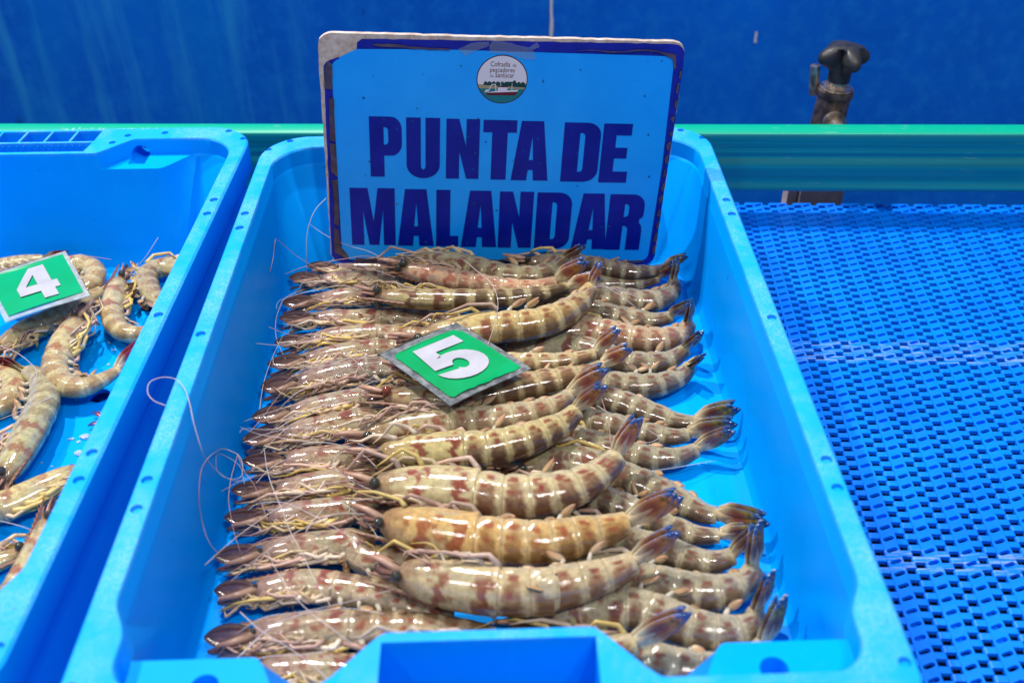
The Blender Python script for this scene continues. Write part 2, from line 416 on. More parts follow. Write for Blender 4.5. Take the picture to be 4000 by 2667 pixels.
# ------------------------------------------------------------------ clamp that holds the rail
clamp = thing("rail_clamp", "black star-knob clamp with tarnished steel stem behind the green rail", "clamp", (.3235, .955, 0), 0)
def lathe(prof, n=28):
    v = [(r_ * math.cos(2*math.pi*k/n), r_ * math.sin(2*math.pi*k/n), z) for r_, z in prof for k in range(n)]
    m = len(prof)
    f = [(i*n+k, i*n+(k+1) % n, (i+1)*n+(k+1) % n, (i+1)*n+k) for i in range(m-1) for k in range(n)]
    return v, f + [tuple(range(n))[::-1], tuple(range((m-1)*n, m*n))]
def tilt(v, ang, piv):
    Mx = Matrix.Rotation(ang, 3, 'Y'); piv = Vector(piv)
    return [tuple(Mx @ (Vector(p) - piv) + piv) for p in v]
sp = Soup(); n = 96; v = []; rings = [(.0, .1520, 0), (.008, .1519, .05), (.0165, .1505, .5), (.0228, .1470, 1), (.0246, .1435, 1), (.0246, .1395, 1), (.0225, .1365, 1), (.0170, .1335, 1), (.0125, .1295, .7), (.0103, .1240, .1), (.0098, .1150, 0), (.0, .1150, 0)]
for r_, z, w in rings:
    for k in range(n):
        a = 2 * math.pi * k / n
        lob = (.5 + .5 * math.cos(4 * (a - .22))) ** .75
        rr = max(r_ * (1.10 - w * .72 * (1 - lob)), min(r_, .0085))
        v.append((rr * math.cos(a), rr * math.sin(a), z - .0030 * w * lob))
f = [(i*n+k, (i+1)*n+k, (i+1)*n+(k+1) % n, i*n+(k+1) % n) for i in range(len(rings)-1) for k in range(n)]
sp.add(tilt(v, .07, (0, 0, .06)), f); sp.obj("star_knob", MAT['knob'], clamp, True, 60)
v, f = lathe([(.0085, .060), (.0085, .108), (.0088, .112), (.0088, .1168)]); mesh_obj("stem", tilt(v, .07, (0, 0, .06)), f, MAT['steel'], clamp, True, 45)
v, f = lathe([(.0165, .050), (.0165, .100), (.0178, .1005), (.0182, .103), (.0178, .1062), (.0150, .1074), (.0088, .1076)]); mesh_obj("clamp_body", tilt(v, .07, (0, 0, .06)), f, MAT['dark_steel'], clamp, True, 45)
v, f = lathe([(.0142, .1073), (.0165, .1078), (.0160, .1088), (.0132, .1088)]); mesh_obj("collar", tilt(v, .07, (0, 0, .06)), f, MAT['steel'], clamp, True, 60)
sp = Soup(); sp.cyl((.001, -.024, .079), (0, 1, 0), .0068, .046, 24); sp.cyl((.001, -.0185, .079), (0, 1, 0), .0112, .005, 24); sp.obj("rail_pin", MAT['steel'], clamp, True, 45)
sp = Soup(); sp.cyl((-.0165, .010, .1120), (-.10, 0, 1), .0048, .030, 18); sp.obj("back_pin", MAT['steel'], clamp, True, 45)
sp = Soup()
out = [(-.022, -.10), (.026, -.10), (.0245, .04), (.018, .055), (-.012, .055), (-.0205, .04)]
v, f = prism(out, [], -.011, .011, lambda a, c, t: (a + .004, t + .004, c - .004)); sp.add(v, f)
sp.box(-.0285, -.0185, -.002, .0155, -.1042, .045); sp.obj("bracket", MAT['bracket'], clamp, True, 30)
sp = Soup(); sp.box(-.012, .012, .0155, .06, -.095, -.075); sp.obj("bracket_arm", MAT['bracket'], clamp, False)
sp = Soup(); sp.box(-.012, .012, -.3, -.0075, -.099, -.077); sp.obj("bracket_foot", MAT['bracket'], clamp, False)

# ------------------------------------------------------------------ crates
RIM = .115
def smooth(a, b, x):
    t = min(1, max(0, (x - a) / (b - a))); return t * t * (3 - 2 * t)
def crate_shell(near_pads=True):
    st = []                                                   # stations: (segment, fraction) anticlockwise
    NE, NS, NC = 150, 140, 16
    for seg, n in (('S+', NS), ('C1', NC), ('E+', NE), ('C2', NC), ('S-', NS), ('C3', NC), ('E-', NE), ('C4', NC)):
        st += [(seg, k / n) for k in range(n)]
    def rr(seg, t, hx, hyf, hyn, R):
        Q = R * .5 if R < .0425 else R                         # the near corners are tighter
        if seg == 'S+': return (hx, -(hyn - Q) + (hyf + hyn - R - Q) * t)
        if seg == 'S-': return (-hx, (hyf - R) - (hyf + hyn - R - Q) * t)
        if seg == 'E+': return ((hx - R) * (1 - 2 * t), hyf)
        if seg == 'E-': return (-(hx - Q) * (1 - 2 * t), -hyn)
        a0, cx, cy = {'C1': (0, hx - R, hyf - R), 'C2': (90, -hx + R, hyf - R), 'C3': (180, -hx + Q, -hyn + Q), 'C4': (270, hx - Q, -hyn + Q)}[seg]
        if seg in ('C3', 'C4'): R = Q
        a = math.radians(a0 + 90 * t); return (cx + R * math.cos(a), cy + R * math.sin(a))
    def ring(hx, hyf, hyn, R, z, bulge=None, pad=0):
        out = []
        for seg, t in st:
            x, y = rr(seg, t, hx, hyf, hyn, R)
            zz = z
            if bulge and seg in ('E+', 'E-'):
                y = math.copysign(({bul: bun, shl: shn}.get(bulge, bulge) if y < 0 else bulge)(abs(x), abs(y)), y)
            if bulge is shl and y < 0 and seg in ('C3', 'C4') : y = max(y, -.249)
            if bulge is shl and seg in ('S+', 'S-'): y = max(y, -.249)
            if pad and seg in ('S+', 'S-'):
                x -= math.copysign(pad * smooth(-.222, -.248, y), x)
            if pad and seg in ('C3', 'C4', 'E-'):
                w = 1 if seg != 'E-' else smooth(.135, .15, abs(x))
                x -= math.copysign(pad * w, x) if abs(x) > .1 else 0
            out.append((x, y, zz))
        return out
    lin = lambda a, b, x: min(1, max(0, (x - a) / (b - a)))
    bul = lambda ax, ay: ay - (ay - .249) * (1 - (.6 * lin(.067, .093, ax) + .4 * smooth(.064, .096, ax)))
    bun = lambda ax, ay: ay - (ay - .249) * (1 - (.6 * lin(.051, .080, ax) + .4 * smooth(.048, .083, ax)))
    shl = lambda ax, ay: ay - (ay - .249) * (1 - smooth(.118, .148, ax))
    shn = lambda ax, ay: ay - (ay - .249) * max(1 - (.6 * lin(.051, .080, ax) + .4 * smooth(.048, .083, ax)), smooth(.097, .116, ax))
    P = .009
    rings = [ring(.172, .272, .272, .040, .0062), ring(.179, .279, .279, .040, .0060), ring(.181, .281, .281, .040, .0004), ring(.185, .285, .285, .040, 0.0004), ring(.188, .288, .288, .042, .003), ring(.1935, .2935, .2935, .041, .086), ring(.1985, .2985, .2985, .040, .088),
             ring(.1995, .2995, .2995, .040, .090), ring(.2, .3, .3, .040, .110), ring(.1996, .2996, .2996, .040, .1134), ring(.1980, .2980, .2980, .039, .1149),
             ring(.1962, .2962, .2962, .038, RIM), ring(.1882, .2797, .2797, .037, RIM, bul, P), ring(.1868, .2780, .2780, .036, .1145, bul, P), ring(.186, .2772, .2772, .036, .113, bul, P),
             ring(.1858, .277, .277, .036, .0995, bul, P), ring(.1855, .2765, .2765, .037, .0990, shl, P), ring(.185, .2755, .2755, .038, .0970, shl, P),
             ring(.1835, .254, .254, .044, .055, lambda a, y: min(y, .2435), .0), ring(.181, .2365, .2365, .05, .022), ring(.1800, .2345, .2345, .05, .0165),
             ring(.1775, .232, .232, .05, .0125), ring(.172, .227, .227, .048, .0105), ring(.166, .221, .221, .046, .0100)]
    n = len(st); v = [p for r_ in rings for p in r_]; m = len(rings)
    f = [(i*n+k, i*n+(k+1) % n, (i+1)*n+(k+1) % n, (i+1)*n+k) for i in range(m-1) for k in range(n)]
    f += [tuple(range(n))[::-1], tuple(range((m-1)*n, m*n))]
    return v, f
def crate(label, loc, rz, drains):
    root = thing("fish_crate", label, "crate", loc, rz, "blue fish crates on the belt")
    v, f = crate_shell(); shell = mesh_obj("crate_shell", v, f, MAT['crate'], root, True, 32)
    cut = Soup()
    for s in (1, -1):
        v, f = prism([(-.0565, .2530), (.0545, .2530), (.0565, .2705), (-.0565, .2705)] if s > 0 else [(-.0515, -.2545), (-.0515, -.2940), (.0515, -.2940), (.0515, -.2545)][::-1], [], .058 if s > 0 else .012, .13)
        cut.add(v, f)
        if s > 0:
            for k in range(5):
                xa = -.058 + k * .0234
                v, f = prism([(xa, .2732), (xa + .0215, .2732), (xa + .0225, .2945), (xa + .001, .2945)], [], .070, .13); cut.add(v, f)
        for q in (1, -1):
            if s > 0: cut.cyl((q * .0965, .284, .1005), (0, 1, 0), .0078, .052, 24)
            else: cut.cyl((q * .137, -.2650, .0975), (0, 0, 1), .0070, .022, 24)
        for (x, y) in ((.1765, .2905), (.1935, .2745), (.118, .2885), (.085, .2840), (.075, .2700)):
            for q in (1, -1):
                if abs(x) < .1 and s < 0 and x > .08: continue
                cut.cyl((q * x, s * y, RIM + .0008), (0, 0, 1), .0031, .0062, 14)
        for q in (1, -1):
            for y in (.1615, .139): cut.cyl((q * .1935, s * y, RIM + .0008), (0, 0, 1), .0034, .0062, 14)
    for q in (1, -1): cut.cyl((q * .1935, -.0005, RIM + .0008), (0, 0, 1), .0034, .0062, 14)
    for (x, y) in drains: cut.cyl((x, y, .005), (0, 0, 1), .0082, .03, 24)
    co = cut.obj("cutter", None, None, False); co.matrix_world = root.matrix_world
    bpy.context.view_layer.update()
    co.parent = root
    md = shell.modifiers.new("cut", 'BOOLEAN'); md.operation = 'DIFFERENCE'; md.solver = 'EXACT'; md.object = co
    bpy.context.view_layer.update()
    ev = shell.evaluated_get(bpy.context.evaluated_depsgraph_get())
    me = bpy.data.meshes.new_from_object(ev)
    shell.modifiers.clear(); shell.data = me
    me.polygons.foreach_set("use_smooth", [True] * len(me.polygons)); me.set_sharp_from_angle(angle=math.radians(32))
    bpy.data.objects.remove(co)
    for k in range(17):                                         # ribs on the hollow grip
        x = -.0515 + k * .0064
        sp = Soup(); sp.box(x - .0006, x + .0006, .2692, .2712, .0585, .1125); sp.obj("grip_rib", MAT['crate'], root, False)
    return root
crate("blue fish crate with the white-on-blue sign standing in it and prawns laid in rows", (-.016827, .560158, .0003), .00876, [(.1, .1), (-.1, -.1), (.1, -.1), (-.1, .1)])
LC = Vector((-.4385, .586, .0003)); LA = -.02
def to_local(x, y):
    c, s = math.cos(LA), math.sin(LA); dx, dy = x - LC.x, y - LC.y
    return (c * dx + s * dy, -s * dx + c * dy)
crate("blue fish crate holding the number 4 card and scattered prawns", LC, LA, [to_local(-.3189, .7445), to_local(-.3255, .6221), to_local(-.55, .74), to_local(-.55, .62)])

# ------------------------------------------------------------------ lettering as outlines (heavy condensed capitals and digits), unit height
def glyph(ch):
    if ch == 'P':
        return [(0,0),(.44,0),(.44,.36),(.62,.36)] + arc(.66,.56,.34,.20,-90,0,6) + arc(.66,.80,.34,.20,0,90,6) + [(0,1)], [[(.44,.54),(.44,.83)] + arc(.48,.77,.10,.06,90,0,4) + arc(.48,.60,.10,.06,0,-90,4)]
    if ch == 'U':
        return [(0,1),(0,.2)] + arc(.5,.22,.5,.23,180,360,14) + [(1,1),(.57,1),(.57,.2)] + arc(.5,.2,.07,.06,0,-180,6) + [(.43,.2),(.43,1)], []
    if ch == 'N':
        return [(0,0),(.40,0),(.40,.46),(.62,0),(1,0),(1,1),(.60,1),(.60,.55),(.38,1),(0,1)], []
    if ch == 'T':
        return [(.27,0),(.73,0),(.73,.80),(1,.80),(1,1),(0,1),(0,.80),(.27,.80)], []
    if ch == 'A':
        return [(0,0),(.42,0),(.45,.18),(.58,.18),(.60,0),(1,0),(.80,1),(.22,1)], [[(.46,.35),(.525,.76),(.57,.35)]]
    if ch == 'D':
        return [(0,0),(.55,0)] + arc(.62,.2,.38,.2,-90,0,7) + arc(.62,.8,.38,.2,0,90,7) + [(0,1)], [[(.44,.17),(.44,.83)] + arc(.50,.77,.08,.06,90,0,4) + arc(.50,.23,.08,.06,0,-90,4)]
    if ch == 'E':
        return [(0,0),(.97,0),(.97,.19),(.46,.19),(.46,.42),(.88,.42),(.88,.60),(.46,.60),(.46,.81),(.97,.81),(.97,1),(0,1)], []
    if ch == 'M':
        return [(0,0),(.28,0),(.28,.62),(.40,0),(.62,0),(.73,.62),(.73,0),(1,0),(1,1),(.62,1),(.51,.42),(.40,1),(0,1)], []
    if ch == 'L':
        return [(0,0),(1,0),(1,.19),(.62,.19),(.62,1),(0,1)], []
    if ch == 'R':
        return [(0,0),(.44,0),(.44,.44),(.50,.44)] + arc(.50,.36,.09,.08,90,0,3) + [(.59,0),(1,0),(1,.36)] + arc(.86,.38,.13,.12,0,75,4) + [(.90,.53)] + arc(.70,.64,.30,.10,-50,0,3) + arc(.66,.80,.34,.20,0,90,6) + [(0,1)], [[(.44,.60),(.44,.83)] + arc(.48,.77,.09,.06,90,0,4) + arc(.48,.66,.09,.06,0,-90,4)]
    if ch == '4':
        return [(.52,0),(.88,0),(.88,.22),(1.02,.22),(1.02,.44),(.88,.44),(.88,1),(.50,1),(0,.46),(0,.22),(.52,.22)], [[(.22,.44),(.52,.44),(.52,.76)]]
    if ch == '5':
        return [(.94,1),(.10,1),(.03,.40),(.36,.37)] + arc(.49,.345,.125,.135,150,-150,12) + [(.37,.24),(.0,.30)] + arc(.47,.32,.47,.33,184,360,12) + arc(.47,.34,.47,.33,0,118,8) + [(.34,.62),(.37,.775),(.94,.775)], []

# ------------------------------------------------------------------ sign
sign = thing("sign_board", "worn light blue PUNTA DE MALANDAR sign standing at the crate's far end", "sign", (-.01445 * .975, .79649 * .975, CAM_Z + (.01219 - CAM_Z) * .975)); sign.scale = (.975, .975, .975)
sign.rotation_mode = 'QUATERNION'
_a, _b, _g = -.01638, .06831, .05128
sign.rotation_quaternion = (Matrix.Rotation(_g, 3, 'Z') @ Matrix.Rotation(_a, 3, 'X') @ Matrix.Rotation(_b, 3, 'Y')).to_quaternion()
FX = lambda x, z, t: (x, -t, z)                                # face of the sign looks to -y
mm = .001
rg = random.Random(11)
def wobble(pts, amp, r):
    out = []
    for i, p in enumerate(pts):
        q = pts[(i + 1) % len(pts)]; d = math.dist(p, q); k = max(1, int(d / .006))
        for j in range(k):
            t = j / k; out.append((p[0] + (q[0] - p[0]) * t + r.uniform(-amp, amp), p[1] + (q[1] - p[1]) * t + r.uniform(-amp, amp)))
    return out
v, f = prism(wobble(rrect(-.1485, .1485, 0, .2125, .011), .00035, rg), [], -.0045, 0, FX); mesh_obj("board", v, f, MAT['board'], sign, True, 35)
# printed dark blue sheet, torn away at the top left corner
edge = [(-.1447, .1855), (-.1425, .1885), (-.1398, .1905), (-.1330, .1935), (-.1275, .1918), (-.1225, .1955), (-.1180, .1985), (-.1172, .2055), (-.1135, .2088)]
out = rrect(-.1481, .1483, .0006, .2108, .0105)
out = [p for p in out if not (p[0] < -.115 and p[1] > .184)]
i0 = max(range(len(out)), key=lambda i: (out[i][1] > .2 and out[i][0] > 0) * (1 + out[i][1] * 10 - out[i][0]))
out = out[:i0 + 1] + edge[::-1] + out[i0 + 1:]
v, f = prism(wobble(out, .0003, rg), [], .0002, .0006, FX); mesh_obj("border_sheet", v, f, MAT['sign_border'], sign, False)
out = [(-.1385, .016)] + arc(-.1295, .014, .0105, .0095, 180, 270, 6) + arc(.1325, .013, .0095, .0085, 270, 360, 6) + [(.1428, .1), (.1398, .2005), (-.06, .2018), (-.118, .2004), (-.1262, .1965), (-.1318, .1935)] + arc(-.1290, .1840, .0095, .0085, 110, 180, 5)
v, f = prism(out, [], .0008, .0011, FX); mesh_obj("print_panel", v, f, MAT['sign_panel'], sign, False)
LINE1 = [('P',-110.2,-83.1),('U',-79.4,-51),('N',-45.7,-17.5),('T',-14.6,13.9),('A',10.6,43),('D',54.2,86.1),('E',87.9,113.3)]
LINE2 = [('M',-129,-90.1),('A',-88.2,-56),('L',-53.8,-33.9),('A',-31.5,.7),('N',2,32.2),('D',35.2,66.7),('A',69.0,101.4),('R',100.4,132.4)]
for line, zb, zt in ((LINE1, 88.8, 144.0), (LINE2, 20.6, 77.4)):
    for ch, a, bb in line:
        o, h = glyph(ch); X0, X1 = a * mm, bb * mm
        q = lambda p: (X0 + p[0] * (X1 - X0), (zb + p[1] * (zt - zb)) * mm - .0135 * ((X0 + X1) / 2 + .12))
        v, f = prism([q(p) for p in o], [[q(p) for p in hh] for hh in h], .0012, .0015, FX)
        mesh_obj("letter", v, f, MAT['letter'], sign, False)
# round badge of the fishers' guild
bc = (-.0006, .1780); BR = .0210
def disc(name, rad, t0, t1, mat, clip=None, cut=None):
    pts = arc(bc[0], bc[1], rad, rad * .985, 0, 360, 56)[:-1]
    if clip: pts = [(x, min(max(y, clip[0]), clip[1])) for x, y in pts]
    v, f = prism(pts, [], t0, t1, FX); return mesh_obj(name, v, f, MAT[mat], badge, False)
badge = mesh_obj("badge", *prism(arc(bc[0], bc[1], BR, BR * .985, 0, 360, 56)[:-1], [], .0012, .0014, FX), MAT['logo_ring'], sign, False)
def bpoly(name, pts, mat, t, holes=[]):
    v, f = prism([(bc[0] + x * mm, bc[1] + y * mm) for x, y in pts], [[(bc[0] + x * mm, bc[1] + y * mm) for x, y in h] for h in holes], .0012, t, FX)
    return mesh_obj(name, v, f, MAT[mat], badge, False)
RI = 20.2
def seg(y0, y1, n=20):
    a0, a1 = math.asin(max(-1, y0 / RI)), math.asin(min(1, y1 / RI))
    L = [(RI * math.cos(a0 + (a1 - a0) * i / n), RI * .985 * math.sin(a0 + (a1 - a0) * i / n)) for i in range(n + 1)]
    return L + [(-x, y) for x, y in L[::-1]]
bpoly("badge_ground", arc(0, 0, RI, RI * .985, 0, 360, 48)[:-1], 'logo_white', .00155)
bpoly("badge_sand", seg(-8.2, -4.6), 'logo_sand', .00165)
bpoly("badge_sea", seg(-20.1, -8.0), 'logo_sea', .00170)
tr = [(19.4, -6.4), (19.6, -3.0)] + [(19 - i * 1.15, -3.0 + 1.4 * abs(math.sin(i * 1.05)) + (1.2 if i in (7, 8, 9, 12) else 0)) for i in range(30)] + [(-15.5, -4.9)]
bpoly("badge_trees", tr, 'logo_trees', .00175)
bpoly("badge_hull", [(-12.2, -13.6), (11.2, -13.4), (13, -11.0), (12.5, -10.2), (-12.8, -11.6)], 'logo_hull', .00185)
bpoly("badge_boat", [(-12.8, -11.5), (12.5, -10.1), (14.0, -8.4), (6, -9.2), (4.6, -9.2), (4.6, -6.6), (-3.2, -6.6), (-3.2, -9.6), (-5.2, -9.9), (-5.6, -4.6), (-8.0, -4.6), (-10.6, -10.2), (-14.2, -11.2), (-13, -8.9), (-10.8, -8.9), (-8.4, -4.0), (-5.0, -4.0), (-4.4, -9.9)], 'logo_white', .00195)
bpoly("badge_cabin", [(-3.4, -6.5), (4.8, -6.3), (4.4, -5.6), (-3.2, -5.8)], 'logo_hull', .00200)
bpoly("badge_mast", [(8.0, -9.2), (8.7, -9.2), (8.45, -2.8), (8.2, -2.8)], 'logo_white', .00190)
bpoly("badge_mast", [(-1.2, -5.7), (-.7, -5.7), (-.85, -1.4), (-1.1, -1.4)], 'logo_white', .00190)
def word(txt, x, y, size, mat):
    cu = bpy.data.curves.new("words", 'FONT'); cu.body = txt; cu.size = size * mm; cu.resolution_u = 2
    t = bpy.data.objects.new("words", cu); COL.objects.link(t)
    dg = bpy.context.evaluated_depsgraph_get(); me = bpy.data.meshes.new_from_object(t.evaluated_get(dg))
    bpy.data.objects.remove(t); bpy.data.curves.remove(cu)
    me.transform(Matrix(((.78, 0, 0, bc[0] + x * mm), (0, 0, -1, -.0017), (0, 1, 0, bc[1] + y * mm), (0, 0, 0, 1))))
    me.materials.append(MAT[mat]); o = bpy.data.objects.new("badge_word", me); COL.objects.link(o); o.parent = badge
word("Cofradía", -10.2, 11.0, 6.0, 'logo_ink'); word("de", 8.0, 11.0, 4.2, 'logo_grey')
word("pescadores", -10.4, 6.3, 5.8, 'logo_ink'); word("de", -10.4, 1.8, 4.2, 'logo_grey'); word("Sanlúcar", -6.0, 1.8, 6.0, 'logo_ink')
# torn laminate along the edges
def flake(pts, mat='laminate', t0=.0013, t1=.0019, name="torn_laminate"):
    v, f = prism(wobble([(x * mm, z * mm) for x, z in pts], .0005, rg), [], t0, t1, FX); mesh_obj(name, v, f, MAT[mat], sign, False)
flake([(-145.5, 168), (-138.6, 166), (-138.2, 188), (-141, 190), (-144, 184)])
flake([(-143.5, 122), (-138.6, 120), (-138.2, 160), (-142.5, 158)])
flake([(-143.8, 92), (-138.8, 88), (-138.4, 118), (-143.2, 119)])
flake([(-144.2, 42), (-139.4, 40), (-138.8, 85), (-143.8, 84), (-142.6, 62)])
flake([(-145.0, 12), (-133, 5), (-132.5, 9), (-139.4, 18), (-140.2, 36), (-144.4, 38)])
flake([(-128, 2.2), (-104, 2.0), (-86, 4.5), (-70, 2.2), (-40, 2), (-20, 4), (10, 2.2), (10, 5.8), (-126, 6.5)])
flake([(20, 2), (80, 2), (120, 3), (138, 4), (138, 6), (60, 5.6), (20, 5.8)])
flake([(-105, 205.4), (-90, 206.0), (-76, 203.8), (-60, 202.8), (-44, 202.2), (-44, 201.4), (-60, 201.4), (-80, 202.6), (-104, 204)])
flake([(60, 203.6), (74, 204.4), (92, 202.4), (112, 204.6), (126, 204.0), (138, 199), (141, 190), (142.4, 192), (140.4, 202), (126, 205.2), (112, 205.8), (92, 203.6), (70, 205.0)])
for zz in range(14, 190, 13):
    x = 146.0 + rg.uniform(-.5, .5); L = rg.uniform(5, 10)
    flake([(x - rg.uniform(.5, 1.6), zz), (x + 1.2, zz - 1), (x + 1.6, zz + L), (x - .4, zz + L * .8), (x - rg.uniform(.5, 2.0), zz + L * .5)])
flake([(-37, 203), (-28, 207.5), (-13, 209.5), (-12, 206), (-26, 199.8), (-31, 197.8)], 'clear_laminate', .0016, .0021, "clear_laminate")
flake([(-12, 206), (-9, 211), (4, 208.8), (20, 205.5), (24, 202), (26, 196), (18, 195.5), (4, 200), (-11, 200.8)], 'clear_laminate', .0016, .0021, "clear_laminate")
flake([(20, 205), (26, 209.5), (28, 206.8), (23, 203.6)], 'clear_laminate', .0021, .0026, "clear_laminate")
# grey-blue mildew spots on the face
sp = Soup()
for k in range(46):
    x, z, rr_ = rg.uniform(-.132, .136), rg.uniform(.012, .198), rg.uniform(.0004, .0011)
    sp.add(*prism([(x + rr_ * rg.uniform(.6, 1.2) * math.cos(a), z + rr_ * rg.uniform(.6, 1.2) * math.sin(a)) for a in np.linspace(0, 2 * math.pi, 9)[:-1]], [], .0015, .00165, FX))
o = sp.obj("mildew_spots", plain("mildew_teal", (.006, .09, .26), .5, .2).m, sign, False); o['kind'] = 'stuff'

# ------------------------------------------------------------------ laminated number cards
def card(label, corners, green, digit, dq, gm, pm, rot=0, rough_edge=.0):
    C = [Vector(c) for c in corners]                          # corners in order round the card
    ctr = sum(C, Vector()) / 4
    root = thing("number_card", label, "card", ctr, 0, "laminated number cards")
    nrm = (C[1] - C[0]).cross(C[3] - C[0]).normalized()
    if nrm.z < 0: nrm = -nrm
    def q(u, w, t): 
        p = C[0] * (1-u) * (1-w) + C[1] * u * (1-w) + C[2] * u * w + C[3] * (1-u) * w
        bend = nrm * (.0016 * math.sin(3.1 * u + 1) + .0012 * math.sin(2.6 * w))
        return tuple(p - ctr + bend + nrm * t)
    def slab(name, outline, holes, t0, t1, mat):
        # fine grid of points so that the print follows the bent card
        v, f = prism(outline, holes, t0, t1, q); mesh_obj(name, v, f, mat, root, True, 30)
    def dense(pts):
        out = []
        for i, p in enumerate(pts):
            r_ = pts[(i + 1) % len(pts)]; k = max(1, int(math.dist(p, r_) / .06))
            out += [(p[0] + (r_[0] - p[0]) * j / k, p[1] + (r_[1] - p[1]) * j / k) for j in range(k)]
        return out
    slab("laminate_pouch", dense([(0, 0), (1, 0), (1, 1), (0, 1)]), [], -.0004, .0004, pm)
    rr_ = random.Random(3)
    g = dense(green); g = [(a + rr_.uniform(-rough_edge, rough_edge), b_ + rr_.uniform(-rough_edge, rough_edge)) for a, b_ in g]
    slab("green_print", g, [], .0006, .0009, gm)
    o, h = glyph(digit)
    slab("digit", dense([dq(p) for p in o]), [dense([dq(p) for p in hh]) for hh in h], .0011, .0014, MAT['card_white'])
    return root
c5 = [(-.0969, .5926, .066), (-.0423, .6338, .066), (.0133, .5746, .066), (-.0432, .5326, .066)]
card("gnawed green number 5 card lying on the prawns in the middle", c5,
     [(.16, .08), (.25, .055), (.93, .10), (.955, .14), (.945, .93), (.10, .92), (.065, .86), (.075, .35), (.10, .14)] if False else [(.075, .17), (.10, .11), (.55, .085), (.86, .10), (.915, .16), (.93, .30), (.93, .92), (.90, .945), (.10, .93), (.075, .90)],
     '5', lambda p: (.20 + p[0] * .63, .80 - p[1] * .62), MAT['card_green'], MAT['pouch'], rough_edge=.008)
c4 = [(-.4478, .7296, .052), (-.392, .7744, .052), (-.3475, .7024, .052), (-.4016, .6634, .052)]
card("clean green number 4 card lying flat among scattered prawns", c4,
     [(.06, .08), (.95, .06), (.95, .91), (.06, .93)], '4', lambda p: (.28 + p[0] * .46, .83 - p[1] * .66), MAT['card_green_clean'], MAT['pouch_pale'], rough_edge=.0)

